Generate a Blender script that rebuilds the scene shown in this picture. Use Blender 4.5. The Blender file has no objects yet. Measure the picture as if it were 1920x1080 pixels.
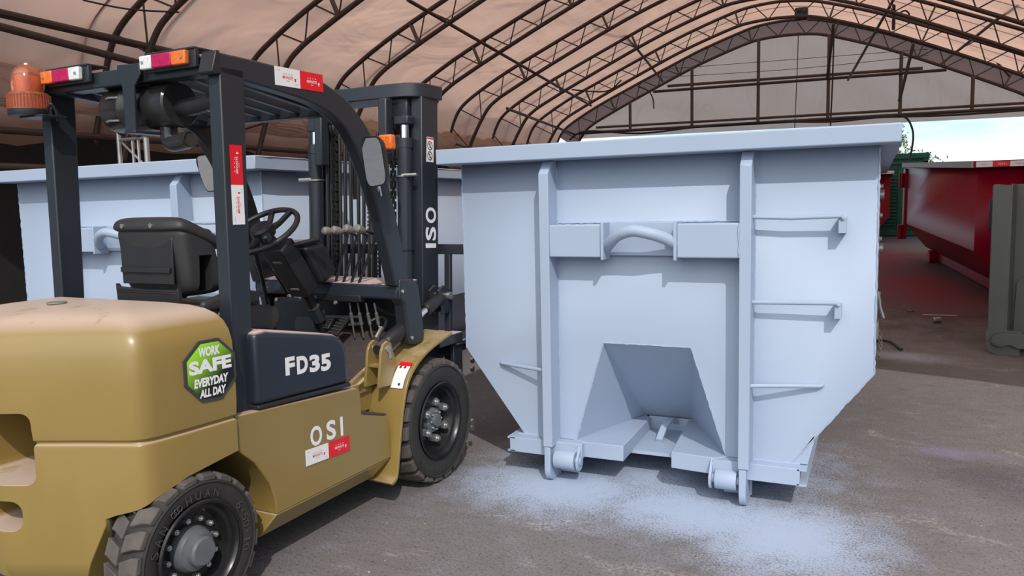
import bpy, bmesh, math, random
from mathutils import Vector, Matrix
R_ = random.Random(7)
PI = math.pi
SC = bpy.context.scene
COL = SC.collection

# ------------------------------------------------------------------ camera
# world axes: x runs along the front of the big bin, y runs down the shelter, z up, metres
CAM_P = Vector((1.58296, -3.88568, 1.52782)); CAM_F = 1460.7
CR = Vector((0.907314, 0.419857, -0.022396)); CU = Vector((-0.022901, 0.102536, 0.994466)); CF = Vector((-0.41983, 0.901779, -0.102647))
cd = bpy.data.cameras.new('camera'); cam = bpy.data.objects.new('camera', cd); COL.objects.link(cam)
cd.sensor_width = 36.0; cd.sensor_fit = 'HORIZONTAL'; cd.lens = CAM_F / 1920 * 36; cd.clip_start = 0.05; cd.clip_end = 400
cam.matrix_world = Matrix(((CR.x, CU.x, -CF.x, CAM_P.x), (CR.y, CU.y, -CF.y, CAM_P.y), (CR.z, CU.z, -CF.z, CAM_P.z), (0, 0, 0, 1)))
SC.camera = cam
SC.view_settings.view_transform = 'Standard'; SC.view_settings.look = 'None'
SC.view_settings.gamma = 1.0; SC.view_settings.use_curve_mapping = False
SC.view_settings.exposure = -0.38
SC.cycles.caustics_reflective = False

# ------------------------------------------------------------------ sun and sky
SUN_TRAVEL = Vector((-0.085, 0.13, -0.14)).normalized()
sl = bpy.data.lights.new('sun', 'SUN'); sl.energy = 2.9; sl.angle = 0.009; sl.color = (1.0, 0.955, 0.89)
so = bpy.data.objects.new('sun', sl); COL.objects.link(so)
so.rotation_euler = SUN_TRAVEL.to_track_quat('-Z', 'Y').to_euler(); so.location = (8, -10, 14)

W = bpy.data.worlds.new('sky'); SC.world = W; W.use_nodes = True
nt = W.node_tree; nt.nodes.clear()
def wn(t, **k):
    n = nt.nodes.new(t)
    for a, b in k.items(): setattr(n, a, b)
    return n
tc = wn('ShaderNodeTexCoord'); sep = wn('ShaderNodeSeparateXYZ'); nt.links.new(tc.outputs['Generated'], sep.inputs[0])
grad = wn('ShaderNodeValToRGB'); e = grad.color_ramp.elements
e[0].position = 0.0; e[0].color = (0.85, 0.98, 1.05, 1); e[1].position = 0.45; e[1].color = (0.10, 0.27, 0.55, 1)
x_ = grad.color_ramp.elements.new(0.115); x_.color = (0.22, 0.62, 0.98, 1)
x_ = grad.color_ramp.elements.new(0.06); x_.color = (0.70, 0.90, 1.02, 1)
nt.links.new(sep.outputs['Z'], grad.inputs[0])
mp = wn('ShaderNodeMapping'); mp.inputs['Scale'].default_value = (1.6, 1.6, 7.0); mp.inputs['Location'].default_value = (0.3, 0.1, 0.42)
nt.links.new(tc.outputs['Generated'], mp.inputs[0])
cl = wn('ShaderNodeTexNoise'); cl.inputs['Scale'].default_value = 2.1; cl.inputs['Detail'].default_value = 6; cl.inputs['Roughness'].default_value = 0.55
nt.links.new(mp.outputs[0], cl.inputs['Vector'])
cr_ = wn('ShaderNodeValToRGB'); cr_.color_ramp.elements[0].position = 0.46; cr_.color_ramp.elements[1].position = 0.68
nt.links.new(cl.outputs['Fac'], cr_.inputs[0])
mxs = wn('ShaderNodeMix', data_type='RGBA'); nt.links.new(cr_.outputs[0], mxs.inputs['Factor'])
# the sky is brighter over the far end of the yard, where thin white cloud stands low
brt = wn('ShaderNodeMapRange'); brt.inputs['From Min'].default_value = 0.2; brt.inputs['From Max'].default_value = 0.8; brt.inputs['To Min'].default_value = 0.40; brt.inputs['To Max'].default_value = 1.75
nt.links.new(sep.outputs['Y'], brt.inputs['Value'])
nt.links.new(grad.outputs[0], mxs.inputs['A']); mxs.inputs['B'].default_value = (1.0, 1.08, 1.12, 1)
bg = wn('ShaderNodeBackground'); bg.inputs['Strength'].default_value = 0.72
nt.links.new(mxs.outputs['Result'], bg.inputs['Color'])
# broad bright haze and thin cloud around the sun
dt = wn('ShaderNodeVectorMath', operation='DOT_PRODUCT'); dt.inputs[1].default_value = Vector((0.12, -0.80, 0.58)).normalized(); nt.links.new(tc.outputs['Generated'], dt.inputs[0])
lob = wn('ShaderNodeMapRange', interpolation_type='SMOOTHSTEP'); lob.inputs['From Min'].default_value = 0.45; lob.inputs['From Max'].default_value = 1.0; nt.links.new(dt.outputs['Value'], lob.inputs['Value'])
lm = wn('ShaderNodeMath', operation='MULTIPLY_ADD'); lm.inputs[1].default_value = 2.6; nt.links.new(lob.outputs[0], lm.inputs[0]); nt.links.new(brt.outputs[0], lm.inputs[2])
nt.links.new(lm.outputs[0], bg.inputs['Strength'])
mxl = wn('ShaderNodeMix', data_type='RGBA'); nt.links.new(lob.outputs[0], mxl.inputs['Factor']); nt.links.new(mxs.outputs['Result'], mxl.inputs['A']); mxl.inputs['B'].default_value = (1.0, 0.99, 0.97, 1)
nt.links.new(mxl.outputs['Result'], bg.inputs['Color'])
wo = wn('ShaderNodeOutputWorld'); nt.links.new(bg.outputs[0], wo.inputs[0])

# ------------------------------------------------------------------ measuring helpers: a sight line cut by a real plane
FK_O = Vector((-1.25048, -1.88064, 0.0)); FK_YAW = 1.53676
def sight(px, py): return CF + CR * ((px - 960) / CAM_F) - CU * ((py - 540) / CAM_F)
def bp(px, py, ax, val):
    d = sight(px, py); return CAM_P + d * ((val - CAM_P[ax]) / d[ax])
def toF(v):
    c, s = math.cos(FK_YAW), math.sin(FK_YAW); d = v - FK_O
    return Vector((c * d.x + s * d.y, -s * d.x + c * d.y, d.z))
def fp(px, py, ax, val):
    a = toF(CAM_P); b = toF(CAM_P + sight(px, py)) - a
    return a + b * ((val - a[ax]) / b[ax])

# ------------------------------------------------------------------ scene helpers
def tag(o, label=None, cat=None, group=None, kind=None):
    if label: o['label'] = label
    if cat: o['category'] = cat
    if group: o['group'] = group
    if kind: o['kind'] = kind
    return o
def thing(name, label, cat, loc=(0, 0, 0), rz=0.0, group=None, kind=None):
    o = bpy.data.objects.new(name, None); COL.objects.link(o); o.empty_display_size = 0.2
    o.location = loc; o.rotation_euler = (0, 0, rz)
    return tag(o, label, cat, group, kind)
def copy_tree(o, parent=None):
    c = o.copy(); COL.objects.link(c)
    if parent: c.parent = parent
    for ch in list(o.children): copy_tree(ch, c)
    return c

class MB:
    def __init__(s): s.v = []; s.f = []
    def add(s, vs, fs):
        b = len(s.v); s.v += [tuple(v) for v in vs]; s.f += [tuple(i + b for i in f) for f in fs]; return s
    def box(s, lo, hi, M=None):
        vs = [Vector((x, y, z)) for x in (lo[0], hi[0]) for y in (lo[1], hi[1]) for z in (lo[2], hi[2])]
        if M: vs = [M @ v for v in vs]
        return s.add(vs, [(0, 1, 3, 2), (4, 6, 7, 5), (0, 4, 5, 1), (2, 3, 7, 6), (0, 2, 6, 4), (1, 5, 7, 3)])
    def cbox(s, c, d, M=None):
        return s.box([c[i] - d[i] / 2 for i in range(3)], [c[i] + d[i] / 2 for i in range(3)], M)
    def prism(s, poly, ax, a, b):
        def mk(p, t):
            return ((t, p[0], p[1]), (p[0], t, p[1]), (p[0], p[1], t))[ax]
        n = len(poly); vs = [mk(p, a) for p in poly] + [mk(p, b) for p in poly]
        fs = [tuple(range(n)), tuple(range(2 * n - 1, n - 1, -1))] + [(i, i + n, (i + 1) % n + n, (i + 1) % n) for i in range(n)]
        return s.add(vs, fs)
    def hull8(s, a, b):   # two quads, corresponding corners
        return s.add(list(a) + list(b), [(0, 1, 2, 3), (7, 6, 5, 4)] + [(i, i + 4, (i + 1) % 4 + 4, (i + 1) % 4) for i in range(4)])
    def tube(s, pts, r, n=10, closed=False, flat=None):
        pts = [Vector(p) for p in pts]; m = len(pts); rings = []
        rr = r if isinstance(r, (list, tuple)) else [r] * m
        up = None
        for i in range(m):
            if closed: t = pts[(i + 1) % m] - pts[i - 1]
            else: t = pts[min(i + 1, m - 1)] - pts[max(i - 1, 0)]
            t.normalize()
            if up is None:
                up = Vector((0, 0, 1)) if abs(t.z) < 0.9 else Vector((1, 0, 0))
            a = up - t * up.dot(t); a.normalize(); up = a; b = t.cross(a)
            rings.append([pts[i] + (a * math.cos(2 * PI * k / n) * (flat or 1) + b * math.sin(2 * PI * k / n)) * rr[i] for k in range(n)])
        fs = []
        for i in range(m if closed else m - 1):
            j = (i + 1) % m
            for k in range(n): fs.append((i * n + k, j * n + k, j * n + (k + 1) % n, i * n + (k + 1) % n))
        if not closed: fs += [tuple(range(n - 1, -1, -1)), tuple(range((m - 1) * n, m * n))]
        return s.add([v for q in rings for v in q], fs)
    def cyl(s, p0, p1, r, r2=None, n=24):
        return s.tube([p0, p1], [r, r if r2 is None else r2], n)
    def lathe(s, prof, o, axis=2, n=32, sgn=1):
        o = Vector(o); vs = []; m = len(prof)
        for k in range(n):
            c, q = math.cos(2 * PI * k / n), math.sin(2 * PI * k / n)
            for (r, h) in prof:
                h *= sgn
                vs.append(o + Vector(((h, r * c, r * q), (r * c, h, r * q), (r * c, r * q, h))[axis]))
        fs = []
        for k in range(n):
            j = (k + 1) % n
            for i in range(m - 1): fs.append((k * m + i, k * m + i + 1, j * m + i + 1, j * m + i))
        return s.add(vs, fs)
    def xform(s, fn):
        s.v = [tuple(fn(Vector(v))) for v in s.v]; return s
    def build(s, name, mat, parent=None, bevel=0.0, seg=2, angle=35, label=None, merge=True, flat=False):
        me = bpy.data.meshes.new(name); me.from_pydata(s.v, [], s.f)
        bm = bmesh.new(); bm.from_mesh(me)
        if merge: bmesh.ops.remove_doubles(bm, verts=bm.verts, dist=1e-5)
        bmesh.ops.recalc_face_normals(bm, faces=bm.faces)
        for f in bm.faces: f.smooth = not flat
        bm.to_mesh(me); bm.free()
        me.set_sharp_from_angle(angle=math.radians(angle))
        for mm in (mat if isinstance(mat, list) else [mat]): me.materials.append(mm)
        o = bpy.data.objects.new(name, me); COL.objects.link(o)
        if parent: o.parent = parent
        if bevel:
            b = o.modifiers.new('edge', 'BEVEL'); b.width = bevel; b.segments = seg; b.limit_method = 'ANGLE'; b.angle_limit = math.radians(angle)
            b.harden_normals = False
        if label: o['label'] = label
        return o

def carve(o, cutter_mb):
    c = cutter_mb.build('cutter', o.data.materials[0], o.parent)
    m = o.modifiers.new('cut', 'BOOLEAN'); m.object = c; m.operation = 'DIFFERENCE'; m.solver = 'EXACT'
    bpy.context.view_layer.update()
    dg = bpy.context.evaluated_depsgraph_get()
    me = bpy.data.meshes.new_from_object(o.evaluated_get(dg)); 
    o.modifiers.clear(); o.data = me
    bpy.data.objects.remove(c)
    for p in me.polygons: p.use_smooth = True
    me.set_sharp_from_angle(angle=math.radians(32))
    return o

def spline(pts, n=8, closed=False):
    P = [Vector(p) for p in pts]; m = len(P); out = []
    for i in range(m if closed else m - 1):
        if closed: a, b, c, d = P[i - 1], P[i], P[(i + 1) % m], P[(i + 2) % m]
        else: a, b, c, d = P[max(i - 1, 0)], P[i], P[i + 1], P[min(i + 2, m - 1)]
        for k in range(n):
            t = k / n
            out.append(0.5 * ((2 * b) + (c - a) * t + (2 * a - 5 * b + 4 * c - d) * t * t + (3 * b - a - 3 * c + d) * t ** 3))
    if not closed: out.append(P[-1])
    return out

def text_geo(txt, size=1.0, bold=0.0, align='CENTER', spacing=1.0, shear=0.0):
    cu = bpy.data.curves.new('t', 'FONT'); cu.body = txt; cu.size = size; cu.offset = bold; cu.align_x = align; cu.align_y = 'CENTER'
    cu.space_character = spacing; cu.shear = shear; cu.resolution_u = 4
    o = bpy.data.objects.new('t', cu); COL.objects.link(o); bpy.context.view_layer.update()
    me = bpy.data.meshes.new_from_object(o.evaluated_get(bpy.context.evaluated_depsgraph_get()))
    vs = [v.co.copy() for v in me.vertices]; fs = [tuple(p.vertices) for p in me.polygons]
    bpy.data.objects.remove(o); bpy.data.meshes.remove(me); bpy.data.curves.remove(cu)
    return vs, fs
def put_text(mb, txt, o, ux, uy, w=None, h=None, bold=0.0, spacing=1.0, shear=0.0):
    """lettering in the plane o + ux*x + uy*y, stretched to w by h"""
    vs, fs = text_geo(txt, 1.0, bold, 'CENTER', spacing, shear)
    x0 = min(v.x for v in vs); x1 = max(v.x for v in vs); y0 = min(v.y for v in vs); y1 = max(v.y for v in vs)
    sx = (w / (x1 - x0)); sy = (h / (y1 - y0)); o = Vector(o); ux = Vector(ux).normalized(); uy = Vector(uy).normalized()
    mb.add([o + ux * ((v.x - (x0 + x1) / 2) * sx) + uy * ((v.y - (y0 + y1) / 2) * sy) for v in vs], fs)

# ------------------------------------------------------------------ materials
def mat(name, col, rough=0.5, metal=0.0, var=0.06, vscale=6.0, bump=0.0, bscale=60.0, dust=0.0, dustcol=(0.55, 0.42, 0.38), dlo=0.36, coat=0.0, spec=0.5, trans=0.0, alpha=1.0, emit=0.0, stretch=(1, 1, 1), rvar=0.0):
    m = bpy.data.materials.new(name); m.use_nodes = True; t = m.node_tree; p = t.nodes['Principled BSDF']
    L = t.links.new; N = t.nodes.new
    co = N('ShaderNodeTexCoord'); mp = N('ShaderNodeMapping'); mp.inputs['Scale'].default_value = stretch; L(co.outputs['Object'], mp.inputs[0])
    no = N('ShaderNodeTexNoise'); no.inputs['Scale'].default_value = vscale; no.inputs['Detail'].default_value = 6; L(mp.outputs[0], no.inputs['Vector'])
    mx = N('ShaderNodeMix'); mx.data_type = 'RGBA'; L(no.outputs['Fac'], mx.inputs['Factor'])
    mx.inputs['A'].default_value = tuple(max(0, c * (1 - var * 2)) for c in col) + (1,); mx.inputs['B'].default_value = tuple(min(1, c * (1 + var * 2)) for c in col) + (1,)
    last = mx.outputs['Result']
    if dust:
        ge = N('ShaderNodeNewGeometry'); sp = N('ShaderNodeSeparateXYZ'); L(ge.outputs['Normal'], sp.inputs[0])
        mr = N('ShaderNodeMapRange'); mr.inputs['From Min'].default_value = 0.60; mr.inputs['From Max'].default_value = 0.93; L(sp.outputs['Z'], mr.inputs['Value'])
        n2 = N('ShaderNodeTexNoise'); n2.inputs['Scale'].default_value = 7; n2.inputs['Detail'].default_value = 8; n2.inputs['Roughness'].default_value = 0.65; L(co.outputs['Object'], n2.inputs['Vector'])
        r2 = N('ShaderNodeMapRange'); r2.inputs['From Min'].default_value = dlo; r2.inputs['From Max'].default_value = dlo + 0.16; L(n2.outputs['Fac'], r2.inputs['Value'])
        ml = N('ShaderNodeMath'); ml.operation = 'MULTIPLY'; L(mr.outputs[0], ml.inputs[0]); L(r2.outputs[0], ml.inputs[1])
        m2 = N('ShaderNodeMath'); m2.operation = 'MULTIPLY'; m2.inputs[1].default_value = dust; L(ml.outputs[0], m2.inputs[0])
        md = N('ShaderNodeMix'); md.data_type = 'RGBA'; L(m2.outputs[0], md.inputs['Factor']); L(last, md.inputs['A']); md.inputs['B'].default_value = dustcol + (1,)
        last = md.outputs['Result']
        rr = N('ShaderNodeMix'); rr.data_type = 'FLOAT'; L(m2.outputs[0], rr.inputs['Factor']); rr.inputs['A'].default_value = rough; rr.inputs['B'].default_value = 0.9
        L(rr.outputs['Result'], p.inputs['Roughness'])
    else:
        p.inputs['Roughness'].default_value = rough
        if rvar:
            q = N('ShaderNodeMapRange'); q.inputs['To Min'].default_value = max(0.02, rough - rvar); q.inputs['To Max'].default_value = rough + rvar; L(no.outputs['Fac'], q.inputs['Value']); L(q.outputs[0], p.inputs['Roughness'])
    L(last, p.inputs['Base Color'])
    p.inputs['Metallic'].default_value = metal; p.inputs['Coat Weight'].default_value = coat; p.inputs['Coat Roughness'].default_value = 0.22
    p.inputs['Specular IOR Level'].default_value = spec; p.inputs['Transmission Weight'].default_value = trans; p.inputs['Alpha'].default_value = alpha
    if emit: L(last, p.inputs['Emission Color']); p.inputs['Emission Strength'].default_value = emit
    if bump:
        nb = N('ShaderNodeTexNoise'); nb.inputs['Scale'].default_value = bscale; nb.inputs['Detail'].default_value = 4; L(mp.outputs[0], nb.inputs['Vector'])
        bu = N('ShaderNodeBump'); bu.inputs['Strength'].default_value = bump; bu.inputs['Distance'].default_value = 0.01; L(nb.outputs['Fac'], bu.inputs['Height']); L(bu.outputs[0], p.inputs['Normal'])
    return m
M = {}
M['blue'] = mat('blue_grey_paint', (0.35, 0.42, 0.54), 0.48, var=0.02, vscale=2.5, bump=0.010, bscale=90, spec=0.32)
M['gold'] = mat('gold_brown_paint', (0.275, 0.188, 0.054), 0.38, var=0.04, vscale=3, dust=0.85, dustcol=(0.56, 0.42, 0.35), dlo=0.24, coat=0.35)
M['goldc'] = mat('gold_brown_fender_paint', (0.275, 0.188, 0.054), 0.36, var=0.05, vscale=3, dust=0.45, dustcol=(0.50, 0.37, 0.27), dlo=0.38, coat=0.35)
M['navy'] = mat('dark_slate_paint', (0.021, 0.026, 0.034), 0.36, var=0.08, vscale=8, dust=0.12)
M['navydust'] = mat('dusty_slate_paint', (0.020, 0.026, 0.038), 0.34, var=0.08, vscale=8, dust=0.95, dustcol=(0.58, 0.45, 0.44), dlo=0.26)
M['plastic'] = mat('black_plastic', (0.018, 0.018, 0.020), 0.42, var=0.1, vscale=12, bump=0.08, bscale=300)
M['seat'] = mat('charcoal_vinyl', (0.028, 0.028, 0.029), 0.5, var=0.08, vscale=5, bump=0.05, bscale=400)
M['gloss'] = mat('gloss_black', (0.026, 0.026, 0.027), 0.22, var=0.05)
M['rubber'] = mat('tyre_rubber', (0.030, 0.028, 0.027), 0.75, var=0.2, vscale=14, bump=0.15, bscale=160)
M['rubberd'] = mat('dusty_tread_rubber', (0.095, 0.082, 0.076), 0.85, var=0.28, vscale=16, bump=0.2, bscale=120)
M['rim'] = mat('black_rim_paint', (0.014, 0.014, 0.015), 0.3, var=0.25, vscale=18)
M['hub'] = mat('grey_hub_paint', (0.13, 0.14, 0.15), 0.45, var=0.12, vscale=20)
M['steel'] = mat('zinc_steel', (0.60, 0.60, 0.58), 0.32, metal=0.85, var=0.15, vscale=40)
M['chrome'] = mat('chrome', (0.8, 0.8, 0.8), 0.08, metal=1.0, var=0.02)
M['mirror'] = mat('mirror_glass', (0.86, 0.88, 0.88), 0.02, metal=1.0, var=0.01)
M['hose'] = mat('black_hose', (0.014, 0.014, 0.015), 0.5, var=0.1)
M['white'] = mat('white_vinyl', (0.86, 0.86, 0.86), 0.4, var=0.01)
M['red'] = mat('red_vinyl', (0.80, 0.008, 0.020), 0.35, var=0.02)
M['ink'] = mat('dark_print', (0.05, 0.05, 0.055), 0.5, var=0.02)
M['inkgrey'] = mat('grey_print', (0.35, 0.35, 0.37), 0.5, var=0.02)
M['knob'] = mat('grey_knob', (0.22, 0.21, 0.19), 0.5, var=0.08)
M['mat'] = mat('brown_floor_mat', (0.060, 0.045, 0.043), 0.8, var=0.2, vscale=25, bump=0.2, bscale=80)
M['orange'] = mat('orange_lens', (1.0, 0.30, 0.14), 0.12, var=0.03, trans=0.8)
M['orangein'] = mat('orange_reflector', (0.90, 0.30, 0.02), 0.25, var=0.1)
M['redlens'] = mat('red_lens', (0.45, 0.012, 0.085), 0.15, var=0.25, vscale=60)
M['clear'] = mat('clear_lens', (0.72, 0.76, 0.76), 0.15, var=0.2, vscale=80)
M['amber'] = mat('amber_lens', (0.90, 0.17, 0.03), 0.15, var=0.2, vscale=70)
M['fluid'] = mat('brake_fluid', (0.55, 0.10, 0.05), 0.2, var=0.1)
M['binred'] = mat('red_bin_paint', (0.22, 0.001, 0.016), 0.38, var=0.05, vscale=3, spec=0.22)
M['bingrey'] = mat('grey_rim_paint', (0.20, 0.17, 0.18), 0.5, var=0.08)
M['green'] = mat('green_container_paint', (0.020, 0.170, 0.115), 0.5, var=0.12, vscale=4)
M['olive'] = mat('olive_grey_paint', (0.105, 0.113, 0.100), 0.42, var=0.06, vscale=3)
M['truss'] = mat('brown_tube_steel', (0.058, 0.040, 0.036), 0.45, var=0.2, vscale=10, stretch=(1, 1, 1))
M['strut'] = mat('brown_strut_steel', (0.10, 0.075, 0.06), 0.55, var=0.2, vscale=10)
M['black'] = mat('black_shade_cloth', (0.010, 0.010, 0.011), 0.9, var=0.2, vscale=4, bump=0.3, bscale=30)
M['galv'] = mat('galvanised_tube', (0.42, 0.42, 0.41), 0.4, metal=0.7, var=0.12)
M['timber'] = mat('brown_timber', (0.20, 0.12, 0.075), 0.8, var=0.2, vscale=8, stretch=(1, 1, 8))
M['bark'] = mat('bark', (0.12, 0.09, 0.06), 0.9, var=0.3)
M['leaf'] = mat('leaf', (0.13, 0.17, 0.045), 0.7, var=0.3, vscale=30)
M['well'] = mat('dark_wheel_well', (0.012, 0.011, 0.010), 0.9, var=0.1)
M['paper'] = mat('pale_offcut', (0.62, 0.42, 0.40), 0.8, var=0.1)
M['blulens'] = mat('floodlight_glass', (0.04, 0.06, 0.12), 0.1, var=0.05)

def fabric(name, ca, cb, tr=0.55, fold=0.8, fs=(0.6, 0.35, 0.6)):
    m = bpy.data.materials.new(name); m.use_nodes = True; t = m.node_tree; t.nodes.clear(); N = t.nodes.new; L = t.links.new
    co = N('ShaderNodeTexCoord'); n = N('ShaderNodeTexNoise'); n.inputs['Scale'].default_value = 0.8; n.inputs['Detail'].default_value = 8; n.inputs['Roughness'].default_value = 0.6
    L(co.outputs['Object'], n.inputs['Vector'])
    mx = N('ShaderNodeMix'); mx.data_type = 'RGBA'; L(n.outputs['Fac'], mx.inputs['Factor']); mx.inputs['A'].default_value = ca + (1,); mx.inputs['B'].default_value = cb + (1,)
    mp = N('ShaderNodeMapping'); mp.inputs['Scale'].default_value = fs; mp.inputs['Rotation'].default_value = (0.4, 0.7, 0.3); L(co.outputs['Object'], mp.inputs[0])
    w = N('ShaderNodeTexNoise'); w.inputs['Scale'].default_value = 1.0; w.inputs['Detail'].default_value = 3; w.inputs['Distortion'].default_value = 1.2; L(mp.outputs[0], w.inputs['Vector'])
    bu = N('ShaderNodeBump'); bu.inputs['Strength'].default_value = fold; bu.inputs['Distance'].default_value = 0.25; L(w.outputs['Fac'], bu.inputs['Height'])
    d = N('ShaderNodeBsdfDiffuse'); tl = N('ShaderNodeBsdfTranslucent'); ms = N('ShaderNodeMixShader'); ms.inputs[0].default_value = tr
    for q in (d, tl): L(mx.outputs['Result'], q.inputs['Color']); L(bu.outputs[0], q.inputs['Normal'])
    L(d.outputs[0], ms.inputs[1]); L(tl.outputs[0], ms.inputs[2]); o = N('ShaderNodeOutputMaterial'); L(ms.outputs[0], o.inputs[0]); return m
M['fabric'] = fabric('tan_tent_fabric', (0.60, 0.355, 0.265), (0.84, 0.545, 0.41), 0.70)
M['gable'] = fabric('tan_gable_fabric', (0.97, 0.60, 0.45), (1.0, 0.70, 0.54), 0.90, 0.9, (0.9, 0.4, 0.35))
M['seam'] = fabric('fabric_seam', (0.40, 0.24, 0.19), (0.46, 0.29, 0.23), 0.5)
M['band'] = fabric('double_layer_fabric', (0.40, 0.27, 0.23), (0.48, 0.33, 0.28), 0.5)
M['hem'] = fabric('folded_hem_fabric', (0.62, 0.48, 0.41), (0.78, 0.62, 0.54), 0.5, 1.0, (3, 0.5, 2))

# ------------------------------------------------------------------ ground
def gz(y): return 0.0 if y < 5.4 else 0.041 * (min(y, 13.6) - 5.4)
def ground_mat():
    m = bpy.data.materials.new('worn_asphalt'); m.use_nodes = True; t = m.node_tree; p = t.nodes['Principled BSDF']; N = t.nodes.new; L = t.links.new
    co = N('ShaderNodeTexCoord'); OB = co.outputs['Object']
    def noise(s, d=6, r=0.6, sc=(1, 1, 1), loc=(0, 0, 0), dist=0.0, rot=0.0):
        mp = N('ShaderNodeMapping'); mp.inputs['Scale'].default_value = sc; mp.inputs['Location'].default_value = loc; mp.inputs['Rotation'].default_value = (0, 0, rot); L(OB, mp.inputs[0])
        n = N('ShaderNodeTexNoise'); n.inputs['Scale'].default_value = s; n.inputs['Detail'].default_value = d; n.inputs['Roughness'].default_value = r; n.inputs['Distortion'].default_value = dist
        L(mp.outputs[0], n.inputs['Vector']); return n.outputs['Fac']
    def rng(v, a, b, c=0.0, d=1.0):
        n = N('ShaderNodeMapRange'); n.inputs['From Min'].default_value = a; n.inputs['From Max'].default_value = b; n.inputs['To Min'].default_value = c; n.inputs['To Max'].default_value = d; L(v, n.inputs['Value']); return n.outputs[0]
    def mth(op, a, b):
        n = N('ShaderNodeMath'); n.operation = op
        for i, q in enumerate((a, b)):
            if isinstance(q, (int, float)): n.inputs[i].default_value = q
            else: L(q, n.inputs[i])
        return n.outputs[0]
    def mix(f, a, b):
        n = N('ShaderNodeMix'); n.data_type = 'RGBA'
        if isinstance(f, float): n.inputs['Factor'].default_value = f
        else: L(f, n.inputs['Factor'])
        for k, q in (('A', a), ('B', b)):
            if isinstance(q, tuple): n.inputs[k].default_value = q + (1,)
            else: L(q, n.inputs[k])
        return n.outputs['Result']
    def blob(cx, cy, rx, ry, rot=0.0, soft=1.0):   # 1 in the middle, 0 at the rim of an ellipse
        mp = N('ShaderNodeMapping'); mp.vector_type = 'TEXTURE'; mp.inputs['Location'].default_value = (cx, cy, 0); mp.inputs['Rotation'].default_value = (0, 0, rot); mp.inputs['Scale'].default_value = (rx, ry, 1000)
        L(OB, mp.inputs[0]); l = N('ShaderNodeVectorMath'); l.operation = 'LENGTH'; L(mp.outputs[0], l.inputs[0]); return rng(l.outputs['Value'], 1.0, 1.0 - soft)
    base = mix(rng(noise(0.7, 8, 0.65), 0.3, 0.7), (0.112, 0.102, 0.101), (0.172, 0.158, 0.156))
    base = mix(rng(noise(130, 3, 0.7), 0.35, 0.7), base, mix(0.55, base, (0.32, 0.30, 0.295)))
    base = mix(rng(noise(60, 5, 0.8), 0.53, 0.66, 0, 0.95), base, (0.045, 0.040, 0.040))
    base = mix(rng(noise(9, 8, 0.75, (0.6, 1.4, 1), (4, 7, 0), 0.5, 0.3), 0.52, 0.70, 0, 0.5), base, (0.085, 0.074, 0.072))
    # pale scuffed streaks
    st = rng(noise(1.6, 10, 0.72, (0.8, 1.9, 1), (3, 1, 0), 0.9, 0.25), 0.58, 0.70); sp = rng(noise(45, 4, 0.7), 0.45, 0.58)
    base = mix(mth('MULTIPLY', mth('MULTIPLY', st, sp), 0.7), base, (0.55, 0.49, 0.47))
    base = mix(rng(noise(17, 3, 0.6, (1, 1, 1), (9, 2, 0)), 0.72, 0.75), base, (0.66, 0.62, 0.58))
    # dark wet looking stain and faint purple spray on the right
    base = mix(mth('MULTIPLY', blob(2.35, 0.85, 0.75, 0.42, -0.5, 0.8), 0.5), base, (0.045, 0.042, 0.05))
    base = mix(mth('MULTIPLY', rng(mth('ADD', blob(2.4, 10.5, 6.5, 6.2, 0.0, 0.6), rng(noise(0.9, 6, 0.65, (1, 1, 1), (5, 3, 0)), 0.3, 0.7, -0.3, 0.3)), 0.25, 0.75), 0.72), base, (0.038, 0.030, 0.030))  # shade inside the tent, painted into the floor colour with a noisy edge
    grit = rng(noise(95, 4, 0.75), 0.36, 0.60)
    fine = rng(noise(5.0, 6, 0.7), 0.25, 0.75, -0.25, 0.25)
    def spray(bl, lo=0.12, hi=0.75):
        a = mth('ADD', bl, fine); return rng(mth('ADD', a, mth('MULTIPLY', mth('SUBTRACT', grit, 0.5), 0.55)), lo, hi)
    bl = mth('MAXIMUM', mth('MAXIMUM', blob(0.05, -0.02, 0.80, 0.62, 0.1), blob(0.80, -0.12, 0.85, 0.50, -0.15)), blob(1.25, -0.25, 0.62, 0.68, 0.1))
    bl = mth('MAXIMUM', bl, mth('MULTIPLY', blob(0.5, 0.6, 1.25, 1.3, 0.0, 0.5), 0.55))
    base = mix(mth('MULTIPLY', spray(bl, 0.18, 0.72), 0.95), base, (0.42, 0.50, 0.65))
    base = mix(mth('MULTIPLY', spray(blob(1.9, 4.5, 0.62, 0.42, -0.3), 0.3, 0.8), 0.7), base, (0.42, 0.47, 0.56))
    base = mix(mth('MULTIPLY', spray(blob(2.05, 1.35, 0.35, 0.16, 0.2), 0.2, 0.9), 0.5), base, (0.26, 0.25, 0.42))
    rd = mth('MAXIMUM', blob(2.3, 9.6, 1.2, 3.6, 0.12, 0.9), blob(1.6, 14, 1.6, 5.0, 0.1, 0.9))
    base = mix(mth('MULTIPLY', spray(rd, 0.2, 0.9), 0.85), base, (0.20, 0.010, 0.028))
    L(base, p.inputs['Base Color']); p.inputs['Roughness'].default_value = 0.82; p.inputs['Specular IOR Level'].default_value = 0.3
    bu = N('ShaderNodeBump'); bu.inputs['Strength'].default_value = 0.35; bu.inputs['Distance'].default_value = 0.006
    L(mth('ADD', noise(110, 4, 0.7), mth('MULTIPLY', noise(14, 4, 0.6), 0.8)), bu.inputs['Height']); L(bu.outputs[0], p.inputs['Normal']); return m
g = MB(); ys = [-40, -12, -4, 0, 5.4, 9, 13.6, 20, 30, 45, 90]; xs = [-60, -12, 0, 6, 12, 60]
for y in ys:
    for x in xs: g.v.append((x, y, gz(y)))
for i in range(len(ys) - 1):
    for j in range(len(xs) - 1): k = i * len(xs) + j; g.f.append((k, k + 1, k + 1 + len(xs), k + len(xs)))
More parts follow.
